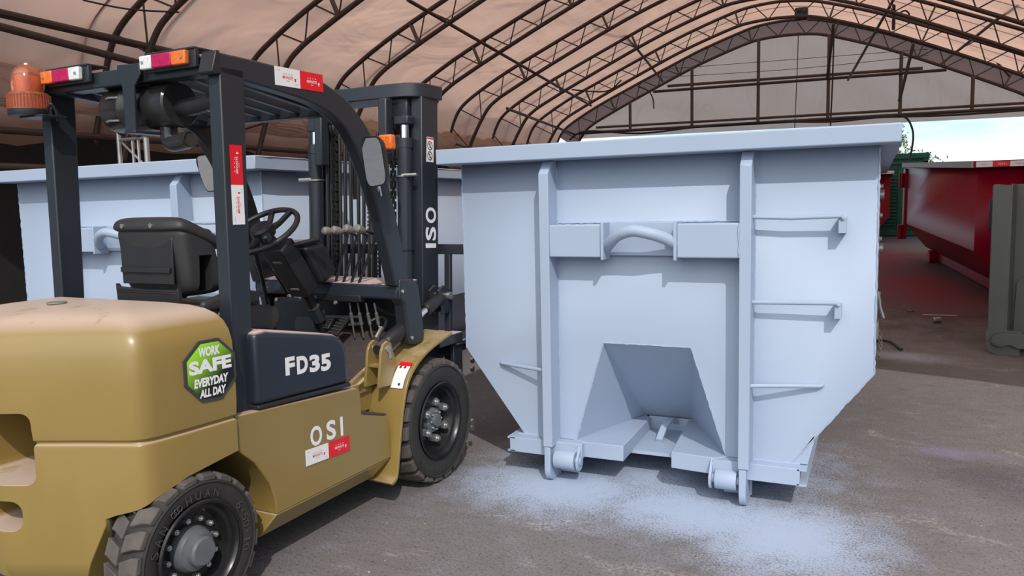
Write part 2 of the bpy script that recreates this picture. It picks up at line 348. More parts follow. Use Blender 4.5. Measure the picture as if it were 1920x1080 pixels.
fl = g.build('floor', ground_mat()); tag(fl, 'worn dark asphalt yard floor with blue and red paint overspray', 'floor', kind='structure')

# ------------------------------------------------------------------ fabric shelter
XC = -1.0
OUT = [(0, 7.04), (0.6, 7.0), (1.2, 6.88), (2.5, 6.45), (3.6, 6.0), (4.95, 5.42), (6.0, 4.95), (6.8, 4.53), (7.3, 4.2), (7.55, 3.85), (7.75, 3.3), (8.05, 2.45)]
INN = [(0, 6.6), (0.6, 6.57), (1.2, 6.46), (2.5, 6.02), (3.6, 5.56), (4.95, 4.95), (5.85, 4.52), (6.3, 4.28), (6.6, 4.02), (6.98, 3.4), (7.22, 2.85), (7.4, 2.35)]
def both(prof):
    return [(XC - u, z) for u, z in reversed(prof)] + [(XC + u, z) for u, z in prof[1:]]
def dense(prof, n=5):
    return [(v.x, v.y) for v in spline([(a, b, 0) for a, b in prof], n)]
PO, PN = both(dense(OUT)), both(dense(INN))
TY = [-0.5, 1.8, 4.2, 6.9, 9.4, 12.0, 14.5, 17.0, 19.5, 22.0]
# roof skin: one sheet, slightly pulled in between the trusses
rf = MB(); lay = []
for i, y in enumerate(TY):
    lay.append((y - (.14 if i == 0 else 0), 0.0))
    if i < len(TY) - 1:
        for f_ in (0.25, 0.5, 0.75): lay.append((y + (TY[i + 1] - y) * f_, 0.07 * math.sin(PI * f_)))
for (y, sag) in lay:
    for (x, z) in PO: rf.v.append((x - (x - XC) * sag / 8, y, z + 0.045 - sag))
n_ = len(PO)
for i in range(len(lay) - 1):
    for j in range(n_ - 1): k = i * n_ + j; rf.f.append((k, k + 1, k + 1 + n_, k + n_))
o = rf.build('ceiling', M['fabric'], angle=60); tag(o, 'tan translucent tent fabric stretched over the arched trusses', 'tent roof', kind='structure')

def dist_pts(prof, step):
    acc = 0; out = [prof[0]]; last = prof[0]
    for a, b in zip(prof, prof[1:]):
        d = math.dist(a, b); t = step - acc
        while t <= d: out.append((a[0] + (b[0] - a[0]) * t / d, a[1] + (b[1] - a[1]) * t / d)); t += step
        acc = d - (t - step)
    return out
def nearest(prof, p, ahead=0):
    k = min(range(len(prof)), key=lambda i: math.dist(prof[i], p)); return prof[max(0, min(len(prof) - 1, k + ahead))]
ORD = ['first', 'second', 'third', 'fourth', 'fifth', 'sixth', 'seventh', 'eighth', 'ninth', 'tenth']
tr0 = thing('roof_truss', 'arched two-tube steel roof truss at the open front edge of the tent', 'roof truss', (XC, TY[0], 0), group='arched roof trusses')
PO2_ = [p for p in PO if p[1] > 3.4]
def rel(p, dy=0.0): return (p[0] - XC, dy, p[1])
MB().tube([rel(p) for p in PO], 0.045, 10).build('outer_chord', M['truss'], tr0)
MB().tube([rel(p) for p in PN], 0.045, 10).build('inner_chord', M['truss'], tr0)
ins = dist_pts(PN, 0.80); outs = dist_pts(dense(PO, 3), 0.02); ins2 = dist_pts(dense(PN, 3), 0.02)
cnt = 0
for i in range(1, len(ins) - 1):
    p = ins[i]; q0 = nearest(outs, p, 18); q1 = nearest(outs, p, -18)
    MB().tube([rel(p), rel(q0)], 0.015, 6).build('web_bar', M['truss'], tr0)
    MB().tube([rel(p), rel(q1)], 0.015, 6).build('web_bar', M['truss'], tr0)
    if i % 3 == 1:
        q = nearest(outs, p, 0); a, b = Vector(rel(p)), Vector(rel(q)); d = (b - a).normalized(); s_ = Vector((0, 1, 0)); w = d.cross(s_)
        MB().hull8([a + s_ * .045 + w * .02, a - s_ * .045 + w * .02, a - s_ * .045 - w * .02, a + s_ * .045 - w * .02], [b + s_ * .045 + w * .02, b - s_ * .045 + w * .02, b - s_ * .045 - w * .02, b + s_ * .045 - w * .02]).build('strut', M['strut'], tr0)
for k, y in enumerate(TY[1:], 1):
    c = copy_tree(tr0); c.location = (XC, y, 0)
    c['label'] = ('arched roof truss carrying the tan end wall of the tent' if k == len(TY) - 1 else
                  'arched steel roof truss, %s one back from the open front edge' % ORD[k])
# unseen fabric band added at the front truss for a clean shadow edge, and the welded seams of the roof sheets
bf = MB()
for (x, z) in PO2_:
    q = nearest(PN, (x, z)); bf.v += [(x, TY[0] - .06, z + .03), (q[0], TY[0] - .06, q[1])]
for i in range(len(PO2_) - 1): bf.f.append((2 * i, 2 * i + 1, 2 * i + 3, 2 * i + 2))
tag(bf.build('trim_3', M['band'], angle=60), 'unseen fabric band added along the open front arch of the tent to even its shadow edge', 'fabric band', kind='structure')
for k, y in enumerate([TY[1] + 1.95] + [t + .65 for t in TY[2:-1]]):
    tag(MB().tube([(x, y, z + .005) for x, z in PO], .02, 6).build('trim_%d' % (k + 4), M['seam']), 'welded seam across the tan tent fabric', 'fabric seam', 'seams of the tent roof', 'structure')
# diagonal wind braces and knee purlins
def brace(a, b, r, label):
    tag(MB().tube([a, b], r, 8).build('roof_brace', M['truss']), label, 'brace', 'diagonal roof braces')
brace(bp(765, 0, 1, 8.2), bp(1108, 198, 1, 19.4), 0.035, 'long diagonal brace tube crossing the trusses on the left slope')
brace(bp(1122, 0, 1, 14.4), bp(1242, 152, 1, 21.8), 0.035, 'steeper diagonal brace tube nearer the ridge on the left slope')
brace(bp(1590, 150, 1, 21.8), bp(1675, 0, 1, 17.0), 0.035, 'diagonal brace tube rising from the end wall just past the ridge')
brace(bp(1765, 120, 1, 21.8), bp(1915, 0, 1, 15.0), 0.035, 'diagonal brace tube at the far right of the roof')
brace(bp(1850, 95, 1, 21.0), bp(1893, 143, 1, 22.0), 0.03, 'short brace tube low on the right slope')
for y0, y1, z0, z1, r in ((0.4, 5.3, 4.02, 3.93, 0.055), (1.0, 5.0, 3.88, 3.60, 0.05)):
    tag(MB().tube([(-8.02 + (.13 if z1 < 3.8 else 0), y0, z0), (-7.95 + (.13 if z1 < 3.8 else 0), y1, z1)], r, 10).build('knee_purlin', M['truss']), 'thick steel tube at the tent knee above the forklift, %s of two' % ('upper' if z1 > 3.8 else 'lower'), 'tube', 'knee tubes above the forklift')
tag(MB().tube([(-7.0, 14.5, 4.05), (-7.9, 21.9, 4.0)], 0.04, 8).build('knee_purlin', M['truss']), 'steel tube low along the tent knee near the end wall', 'tube')
# end wall
GB = 4.02
gb = MB(); cols = 46; pts = []
xl, xr = -8.4, 6.4
top = sorted(PN); 
def ztop(x, P):
    P = sorted(P)
    for a, b in zip(P, P[1:]):
        if a[0] <= x <= b[0]: return a[1] + (b[1] - a[1]) * (x - a[0]) / max(1e-6, b[0] - a[0])
    return P[0][1] if x < P[0][0] else P[-1][1]
zb = lambda x: 3.78 - 0.01 * x
gx = [XC - 6.75 + i * 13.5 / 60 for i in range(61)]
for x in gx:
    t_ = ztop(x, PN); b_ = zb(x)
    for k in range(9):
        f_ = k / 8; gb.v.append((x, 22.12 + 0.05 * math.sin(x * 2.3 + k) * math.sin(PI * f_), b_ + (max(t_, b_ + .02) - b_) * f_))
for i in range(60):
    for k in range(8): q = i * 9 + k; gb.f.append((q, q + 1, q + 10, q + 9))
tag(gb.build('wall_end', M['gable'], angle=60), 'tan fabric end wall hanging in the far arch of the tent', 'tent wall', kind='structure')
bd = MB(); PO2 = [p for p in PO if p[1] > 3.9]
for (x, z) in PO2:
    q = nearest(PN, (x, z)); bd.v += [(x, 22.08, z), (q[0], 22.10, q[1])]
for i in range(len(PO2) - 1): bd.f.append((2 * i, 2 * i + 1, 2 * i + 3, 2 * i + 2))
tag(bd.build('trim_1', M['band'], angle=60), 'darker doubled fabric band along the arch of the end wall', 'fabric band', kind='structure')
def zin(x): return ztop(x, PN)
PX = [(1182, 'leftmost'), (1298, 'second from the left'), (1422, 'third from the left'), (1553, 'fourth from the left, under the ridge'), (1688, 'second from the right'), (1823, 'rightmost')]
for px, w_ in PX:
    x = bp(px, 180, 1, 22.0).x
    tag(MB().tube([(x, 21.95, GB - .04), (x, 21.95, zin(x))], 0.05, 10).build('end_wall_post', M['strut']), 'steel post of the fabric end wall, ' + w_, 'post', 'posts of the end wall')
def hbar(name, a, b, r, label, m='truss'):
    tag(MB().tube([a, b], r, 8).build(name, M[m]), label, 'bar')
a, b = bp(1225, 172, 1, 21.9), bp(1775, 131, 1, 21.9); hbar('end_wall_rail', a, b, 0.045, 'dark horizontal rail halfway up the fabric end wall')
hbar('end_wall_rail', a + Vector((.45, .12, .16)), b + Vector((-.6, .12, .12)), 0.045, 'paler rail just above the dark rail of the end wall', 'strut')
a, b = bp(1085, 250, 1, 21.9), bp(1960, 200, 1, 21.9); hbar('end_wall_rail', a, b, 0.05, 'dark bottom rail along the lower edge of the end wall')
hbar('end_wall_rail', a + Vector((0.6, .12, .17)), b + Vector((0, .12, .14)), 0.04, 'paler bottom rail just above the lowest rail of the end wall', 'strut')
brace(bp(1713, 82, 1, 21.5), bp(1686, 190, 1, 21.8), 0.045, 'slanting tube in front of the end wall right of the ridge')
brace(bp(1563, 45, 1, 21.0), bp(1551, 150, 1, 21.8), 0.045, 'slanting tube under the ridge before the end wall')
# ropes and cables
def cable(name, pts, r, label, m='hose', group=None):
    tag(MB().tube(spline(pts, 8), r, 6).build(name, M[m]), label, name.replace('_', ' '), group)
cable('hanging_rope', [bp(1497, 60, 1, 21), bp(1494, 150, 1, 21), bp(1490, 240, 1, 21)], 0.012, 'thin rope hanging from the ridge beside the floodlight')
cable('hanging_rope', [bp(1564, 45, 1, 20.6), bp(1561, 150, 1, 20.6), bp(1557, 236, 1, 20.6)], 0.022, 'thick rope hanging just right of the ridge')
cable('electric_cable', [bp(1068, 262, 1, 21.7), bp(1100, 246, 1, 21.7), bp(1200, 250, 1, 21.7), bp(1310, 238, 1, 21.7), bp(1440, 229, 1, 21.7), bp(1560, 228, 1, 21.7), bp(1650, 220, 1, 21.7), bp(1780, 216, 1, 21.7), bp(1930, 206, 1, 21.7)], 0.03, 'black cable sagging along the bottom of the end wall')
cable('electric_cable', [bp(1682, 216, 1, 21.6), bp(1700, 222, 1, 21.6), bp(1710, 240, 1, 21.6), bp(1712, 262, 1, 21.6), bp(1706, 300, 1, 21.6)], 0.028, 'black cable looping down from the end wall against the sky')
cable('electric_cable', [bp(1072, 168, 1, 17), bp(1120, 172, 1, 17), bp(1145, 168, 1, 17), bp(1165, 150, 1, 17)], 0.02, 'loose cable tangle hanging in the left trusses')
cable('electric_cable', [bp(1196, 162, 1, 20.5), bp(1215, 170, 1, 20.5), bp(1224, 185, 1, 20.5), bp(1226, 204, 1, 20.5)], 0.02, 'cable end dangling left of the end wall posts')
cable('guy_wire', [bp(1240, 130, 1, 21.5), bp(1480, 112, 1, 21.5), bp(1740, 92, 1, 21.5)], 0.008, 'upper thin wire strung across the end wall', group='wires across the end wall')
cable('guy_wire', [bp(1240, 145, 1, 21.5), bp(1480, 130, 1, 21.5), bp(1740, 104, 1, 21.5)], 0.008, 'lower thin wire strung across the end wall', group='wires across the end wall')
cable('guy_wire', [bp(155, 0, 1, 3.2), bp(240, 17, 1, 3.6), bp(336, 23, 1, 4.2)], 0.012, 'thin wire tied to the nearest truss above the forklift')
cable('hanging_rope', [bp(1676, 0, 1, 18), bp(1676, 30, 1, 18), bp(1675, 56, 1, 18)], 0.04, 'short rope with a weight hanging from the right slope')
cable('electric_cable', [bp(1682, 27, 1, 18), bp(1697, 20, 1, 18), bp(1705, 28, 1, 18), bp(1703, 45, 1, 18)], 0.02, 'short cable with a dark lamp holder on the right slope')
# floodlight under the ridge
f0 = bp(1503, 25, 1, 20.3)
fl = thing('floodlight', 'black floodlight hanging under the tent ridge', 'floodlight', f0)
MB().box((-.19, -.06, -.2), (.17, .22, .17)).build('housing', M['gloss'], fl, bevel=.05)
MB().lathe([(0.0, -.075), (.14, -.075), (.155, -.06), (.155, -.04)], (-.01, 0, 0), 1, 28).build('lens', M['blulens'], fl)
for s_ in (-.08, .08): MB().tube([(s_, .05, .16), (s_, .05, .34)], .03, 8).build('hanger', M['truss'], fl)
# left side: dark shade cloth wall under a folded hem
wl = MB(); ny = 40
for i in range(ny + 1):
    y = -2 + i * 25 / ny
    for k in range(7):
        f_ = k / 6; wl.v.append((-8.95 + 0.06 * math.sin(y * 3.1 + f_ * 4) * (1 - f_), y, f_ * 3.12 + (0 if k else gz(y))))
for i in range(ny):
    for k in range(6): q = i * 7 + k; wl.f.append((q, q + 1, q + 8, q + 7))
tag(wl.build('wall_left', M['black'], angle=60), 'black shade cloth wall along the left side of the tent', 'tent wall', kind='structure')
hm = MB()
for i in range(81):
    y = -2 + i * 25 / 80; w_ = 0.05 * math.sin(y * 5.3) + 0.03 * math.sin(y * 11 + 1)
    hm.v += [(-8.78, y, 3.62), (-8.58 + w_, y, 3.48 + w_ * .5), (-8.50 + w_, y, 3.30 - w_), (-8.58, y, 3.08 + w_ * .8), (-8.8, y, 3.0)]
for i in range(80):
    for k in range(4): q = i * 5 + k; hm.f.append((q, q + 1, q + 6, q + 5))
tag(hm.build('trim_2', M['hem'], angle=70), 'bunched fabric hem hanging over the black side wall', 'fabric hem', kind='structure')
hbar('side_rail', (-8.5, -1.5, 2.62), (-8.5, 14, 2.75), 0.045, 'dark rail along the top of the black side wall')
hbar('side_rail', (-8.45, -1.5, 2.18), (-8.45, 14, 2.25), 0.04, 'lower pale rail on the black side wall', 'strut')
# right side wall, out of view behind the olive bin, added to darken the interior
wr = MB()
for i in range(41):
    y = .4 + i * 21.4 / 40
    for k in range(4): wr.v.append((6.95 + .04 * math.sin(y * 3), y, gz(y) + (3.3 - gz(y)) * k / 3))
for i in range(40):
    for k in range(3): q = i * 4 + k; wr.f.append((q, q + 1, q + 5, q + 4))
tag(wr.build('wall_right_added', M['black'], angle=60), 'unseen black wall added along the right side of the tent to shade the interior', 'tent wall', kind='structure')
# galvanised scaffold frame standing behind the far bin
sc = thing('scaffold_frame', 'galvanised steel ladder frame standing behind the rear blue bin', 'scaffold frame', (-6.15, 2.6, 0))
a = bp(221, 240, 1, 2.6).x + 6.15; b = bp(275, 280, 1, 2.6).x + 6.15
MB().tube([(a, 0, 0), (a, 0, 2.66)], .027, 12).build('post', M['galv'], sc)
MB().tube([(b, 0, 0), (b, 0, 2.42)], .032, 12).build('post', M['galv'], sc)
for t_ in (.45, .66): MB().tube([(a + (b - a) * t_, 0.02, 0), (a + (b - a) * t_, .02, 2.42)], .016, 8).build('upright_bar', M['galv'], sc)
for z in (.5, 1.2, 1.9, 2.42): MB().tube([(a, 0, z), (b, 0, z)], .018, 8).build('rung', M['galv'], sc)
MB().tube([(a, .03, 2.4), (b, .03, 2.05)], .014, 8).build('brace', M['galv'], sc)
tm = MB(); q0 = bp(8, 530, 1, 3.2)
tm.box((-.09, -.03, -q0.z + .03), (.09, .03, .14), Matrix.Translation(q0) @ Matrix.Rotation(-.18, 4, 'Y'))
tag(tm.build('timber_board', M['timber'], bevel=.004), 'brown timber board leaning at the left beside the rear blue bin', 'board')

# ------------------------------------------------------------------ hook-lift bins; local x=0 is the middle of the front
H, HW, PW, BW, ZC, ZF, FY = 1.862, 1.18, 1.095, 0.73, 0.705, 0.222, 0.13
def weld(mb, a, b, r=0.005, step=0.018, amp=0.4):
    a, b = Vector(a), Vector(b); n = max(3, int((b - a).length / step)); pts = []; rr = []
    for i in range(n + 1):
        pts.append(a + (b - a) * (i / n) + Vector((R_.uniform(-1, 1), R_.uniform(-1, 1), R_.uniform(-1, 1))) * r * .3); rr.append(r * R_.uniform(1 - amp, 1 + amp * (2.2 if R_.random() < .08 else 1)))
    mb.tube(pts, rr, 6)
def bin_shell(mb, L, pocket=True):
    FO_ = [(-PW, H - .06), (-PW, ZC), (-BW, ZF), (-.412, ZF), (-.249, .783), (.228, .783), (.41, ZF), (BW, ZF), (PW, ZC), (PW, H - .06)]
    n = len(FO_); f = [(x, FY, z) for x, z in FO_]
    bk = [(-PW, L, H - .06), (-PW, L, ZC), (-BW, L, ZF), (BW, L, ZF), (PW, L, ZC), (PW, L, H - .06)]
    pb = [(-.197, .772, ZF), (.099, .772, ZF)]
    mb.v += f + bk + pb; B = n; P = n + 6
    mb.f += [tuple(range(n)), (B + 5, B + 4, B + 3, B + 2, B + 1, B)]
    for fi, bi in (((0, 1), (0, 1)), ((1, 2), (1, 2)), ((7, 8), (3, 4)), ((8, 9), (4, 5))): mb.f.append((fi[1], fi[0], B + bi[0], B + bi[1]))
    mb.f += [(2, 3, P, P + 1, 6, 7, B + 3, B + 2), (4, 3, P), (4, P, P + 1, 5), (5, P + 1, 6)]
def make_bin(label, mt, loc, L=4.45, full=True):
    r = thing('hook_lift_bin', label, 'skip bin', loc)
    mb = MB(); bin_shell(mb, L); o = mb.build('shell', mt, r, merge=False, flat=True)
    s = o.modifiers.new('plate', 'SOLIDIFY'); s.thickness = 0.006; s.offset = -1
    mb = MB(); zt, zb_ = H, 1.776
    mb.box((-HW, -.022, zb_), (HW, FY + .005, zt)); mb.box((-HW, L - .005, zb_), (HW, L + .11, zt))
    for s_ in (-1, 1): mb.box((min(s_ * PW * .998, s_ * HW), FY + .005, zb_), (max(s_ * PW * .998, s_ * HW), L - .005, zt))
    mb.build('top_rim', mt, r, bevel=.007, angle=40)
    for xc in (-.535, .515):
        MB().prism([(0, .203), (0, 1.705), (.07, 1.775), (FY, 1.775), (FY, .203)], 0, xc - .028, xc + .028).build('front_rib', mt, r, bevel=.004)
        arc = [(.075 - .075 * math.cos(t), .075 - .075 * math.sin(t)) for t in [PI / 2 * i / 8 for i in range(9)]]
        MB().prism([(.003, .2)] + arc + [(.17, 0.0), (.17, .2)], 0, xc - .022, xc + .012).build('foot_plate', mt, r, bevel=.003)
        MB().box((xc + (-.02 if xc < 0 else -.12), .165, .02), (xc + (.12 if xc < 0 else .02), .18, .2)).build('foot_stiffener', mt, r)
    # hook beam and hook bar
    for a, b in ((-.507, -.212), (.182, .487)):
        MB().box((a, .0, 1.257), (b, FY, 1.43)).build('hook_beam', mt, r, bevel=.008, seg=3)
    MB().box((-.212, .095, 1.262), (.182, FY, 1.436)).build('hook_backing', mt, r, bevel=.003)
    for a in (-.213, .168): MB().box((a, -.012, 1.245), (a + .016, .11, 1.44)).build('hook_cheek', mt, r, bevel=.003)
    hp = spline([(-.20, .045, 1.305), (-.165, .0, 1.335), (-.11, -.035, 1.375), (-.03, -.055, 1.398), (.05, -.045, 1.385), (.12, -.01, 1.36), (.175, .03, 1.325)], 6)
    MB().tube(hp, .031, 16).build('hook_bar', mt, r)
    # rungs
    def rung(pts, leg=None):
        mb = MB().tube(pts, .0105, 10)
        if leg: mb.box(leg[0], leg[1])
        mb.build('ladder_rung', mt, r)
    rung([(.54, .06, 1.456), (.72, .055, 1.449), (.94, .05, 1.455), (.948, .055, 1.44)], ((.928, .055, 1.375), (.962, FY, 1.45)))
    rung([(.54, .06, 1.038), (.75, .055, 1.042), (.925, .05, 1.046), (.935, .055, 1.035)], ((.918, .055, .972), (.948, FY, 1.04)))
    rung([(.54, .03, .625), (.855, .113, .630), (.865, .122, .632), (.866, FY, .632)])
    rung([(-.56, .03, .628), (-.855, .113, .632), (-.866, .122, .633), (-.867, FY, .633)])
    # underframe
    for a, b in ((-.795, -.357), (.353, .775)):
        MB().box((a, .06, .134), (b, FY + .01, ZF - .002)).build('front_sill', mt, r, bevel=.003)
    for s_ in (-1, 1):
        mb = MB(); x0, x1 = (.762, .808)
        for z0, z1 in ((.134, .143), (.211, .22)): mb.box((min(s_ * x0, s_ * x1), .06, z0), (max(s_ * x0, s_ * x1), L, z1))
        mb.box((min(s_ * .73, s_ * x0), .07, .134), (max(s_ * .73, s_ * x0), L, .22)); mb.build('side_channel', mt, r)
        if s_ > 0: MB().prism([(.735, .226), (.805, .226), (.84, .37), (.83, .37)], 1, FY, FY + .012).build('gusset', mt, r)
        mb = MB().box((min(s_ * .70, s_ * .806), .062, .2095), (max(s_ * .70, s_ * .806), .40, .2205)); mb.build('corner_plate', mt, r)
        rl = MB(); rl.box((min(s_ * .50, s_ * .62), .4, .02), (max(s_ * .50, s_ * .62), L - .3, .134)); rl.build('floor_runner', mt, r)
        MB().cyl((s_ * .44, L - .35, .11), (s_ * .62, L - .35, .11), .11, n=28).build('rear_roller', mt, r)
    zt = .224
    MB().prism([(-.357, .098), (-.132, .1), (-.145, .72), (-.19, .775), (-.43, .13)], 2, .138, zt).build('floor_beam', mt, r, bevel=.003)
    MB().prism([(.131, .097), (.36, .075), (.425, .13), (.11, .76), (.085, .76)], 2, .136, zt).build('floor_beam', mt, r, bevel=.003)
    MB().hull8([(-.15, .30, .125), (.13, .30, .125), (.10, .75, .14), (-.145, .75, .14)], [(-.15, .30, .145), (.13, .30, .145), (.10, .75, .150), (-.145, .75, .150)]).build('pocket_plate', mt, r)
    MB().box((-.16, .745, .14), (.105, .757, .226)).build('pocket_back', mt, r)
    lp = spline([(-.035, .50, .150), (-.025, .52, .185), (-.015, .57, .222), (0, .64, .238), (.005, .70, .225), (.01, .74, .19)], 6)
    mb = MB()
    for a, b in zip(lp, lp[1:]): mb.hull8([a + Vector((-.019, 0, 0)), a + Vector((.019, 0, 0)), a + Vector((.019, -.004, .012)), a + Vector((-.019, -.004, .012))], [b + Vector((-.019, 0, 0)), b + Vector((.019, 0, 0)), b + Vector((.019, -.002, .012)), b + Vector((-.019, -.002, .012))])
    mb.build('lashing_lug', mt, r)
    # rollers
    for a, b, p0 in ((-.508, -.388, -.37), (.372, .478, .348)):
        q = MB().lathe([(0, 0), (.05, 0), (.052, .004), (.052, abs(b - a) - .004), (.05, abs(b - a)), (0, abs(b - a))], (a, .052, .127), 0, 28); q.build('front_roller', mt, r)
        MB().cyl((min(a, p0) - .004, .052, .127), (max(b, p0) + .014, .052, .127), .024, n=16).build('roller_pin', mt, r)
        arc = [(.052 + .045 * math.sin(t), .118 - .045 * math.cos(t)) for t in [-PI / 2 + PI * i / 10 for i in range(11)]]
        MB().prism([(.10, .215), (.075, .222), (.007, .14)] + arc[0:] + [(.115, .18)], 0, p0 - .007, p0 + .007).build('roller_cheek', mt, r, bevel=.002)
    mb = MB()
    for xc in (-.535, .515):
        for s_ in (-.029, .029): weld(mb, (xc + s_, FY, .23), (xc + s_, FY, 1.74), .0045)
    for x0, x1 in ((-PW, -.563), (-.507, .487), (.543, PW)): weld(mb, (x0, FY - .001, 1.437 if abs(x0) < .52 else ZF + .003), (x1, FY - .001, 1.437 if abs(x0) < .52 else ZF + .003), .0045) if abs(x0) < .52 else None
    weld(mb, (-.77, FY, ZF), (-.563, FY, ZF)); weld(mb, (.543, FY, ZF), (.77, FY, ZF))
    weld(mb, (-.249, FY, .783), (.228, FY, .783), .004); weld(mb, (-.249, FY, .783), (-.412, FY, ZF), .004); weld(mb, (.228, FY, .783), (.41, FY, ZF), .004)
    weld(mb, (.487, 0.0, 1.26), (.487, .0, 1.425), .006); weld(mb, (-PW, FY, ZC), (-PW, FY, 1.77), .004); weld(mb, (PW, FY, ZC), (PW, FY, 1.77), .004); weld(mb, (PW, FY, ZC), (BW, FY, ZF), .004)
    mb.build('weld_beads', mt, r, merge=False)
    return r
def bin_side_gear(r, mt, L):
    """rear door fittings that stand out beyond the right side"""
    MB().box((PW, L - .15, .24), (PW + .032, L - .02, 1.5)).build('door_frame', mt, r)
    for z in (1.65, 1.572, 1.374, 1.15, 1.062, .623, .50):
        big = z in (1.572, 1.062); MB().cyl((PW + .03, L - .08, z), (PW + (.065 if big else .055), L - .08, z), .045 if big else .022, n=12).build('hinge_pin', M['galv'], r)
    MB().tube([(PW + .03, L - .1, .64), (PW + .045, L - .1, .56), (PW + .05, L - .1, .50), (PW + .085, L - .1, .39)], .02, 8).build('latch_lever', M['galv'], r)
    MB().box((PW + .005, L - .2, .20), (PW + .045, L - .06, .36)).build('latch_block', M['galv'], r)
    a = bp(1641, 606, 1, L - .1) - Vector(r.location)
    ch = []
    for i in range(10):
        t = i / 9; ch.append(Vector((PW + .055 + .012 * math.sin(t * 3), L - .1, .27 - t * .26)))
    mb = MB()
    for i, (p, q) in enumerate(zip(ch, ch[1:])):
        d = (q - p); m_ = (p + q) / 2; ax = Vector((1, 0, 0)) if i % 2 else Vector((0, 1, 0))
        ring = [m_ + d.normalized() * (math.cos(t) * .022) + ax * (math.sin(t) * .013) for t in [2 * PI * k / 10 for k in range(10)]]
        mb.tube(ring, .0045, 6, closed=True)
    mb.build('chain', M['galv'], r)
b1 = make_bin('pale blue grey steel hook-lift bin standing on blue overspray in front of the tent', M['blue'], (0.505, 0, 0))
bin_side_gear(b1, M['blue'], 4.45)
b2 = make_bin('pale blue grey steel hook-lift bin standing behind the forklift', M['blue'], (-1.93 - 1.18 * 1.12, -.075, 0))
b2.scale = (1.12, 1.0, 1.015)

# ------------------------------------------------------------------ red, green and olive containers to the right
def logo_sticker(mb_w, mb_r, o, ux, uy, w, h, on_red, small=True):
    """print of one sticker cell centred at o"""
    ux = Vector(ux).normalized(); uy = Vector(uy).normalized(); o = Vector(o); tgt = mb_w if on_red else mb_r
    put_text(tgt, 'MRWASTE', o + uy * (-h * .02), ux, uy, w * .42, h * .17, bold=.012)
    put_text(tgt, 'A  R  C  H', o + uy * (h * .17) + ux * (w * .0), ux, uy, w * .38, h * .07, bold=.01)
    c = o + ux * (w * .30) - uy * (h * .10); s = h * .11
    pts = [(0, -1.25), (.75, .1), (.85, .6), (.4, .9), (0, .6), (-.4, .9), (-.85, .6), (-.75, .1)]
    tgt.add([c + ux * (p[0] * s * .8) + uy * (p[1] * s) for p in pts], [tuple(range(len(pts)))])
    put_text(tgt, 'www', o - uy * (h * .2), ux, uy, w * .12, h * .05)
def sticker(parent, o, ux, uy, cells, w, h, lift):
    """row of sticker cells along ux, each w by h; cells like 'WR'"""
    ux = Vector(ux).normalized(); uy = Vector(uy).normalized(); nrm = ux.cross(uy); o = Vector(o)
    n = len(cells); base = None
    for i, c in enumerate(cells):
        ctr = o + ux * ((i - (n - 1) / 2) * w)
        q = [ctr + ux * (a * w / 2) + uy * (b * h / 2) + nrm * lift for a, b in ((-1, -1), (1, -1), (1, 1), (-1, 1))]
        q2 = [v - nrm * (lift * .9) for v in q]
        s_ = MB().hull8(q2, q).build('sticker', M['white'] if c == 'W' else M['red'], parent, label='white sticker with red print' if c == 'W' else 'red sticker with white print')
        pr = MB(); logo_sticker(pr, pr, ctr + nrm * (lift + .0006), ux, uy, w, h, c == 'R')
        pr.build('lettering', M['white'] if c == 'R' else M['red'], s_, merge=False)  # print of letters and a heart in one mesh
        if c == 'W':
            g_ = MB(); put_text(g_, 'mrwaste', ctr + nrm * (lift + .0006) - ux * w * .36 + uy * h * .33, ux, uy, w * .13, h * .05); put_text(g_, 'mrwaste', ctr + nrm * (lift + .0006) + ux * w * .36 - uy * h * .33, ux, uy, w * .13, h * .05)
            g_.build('lettering', M['inkgrey'], s_, merge=False)

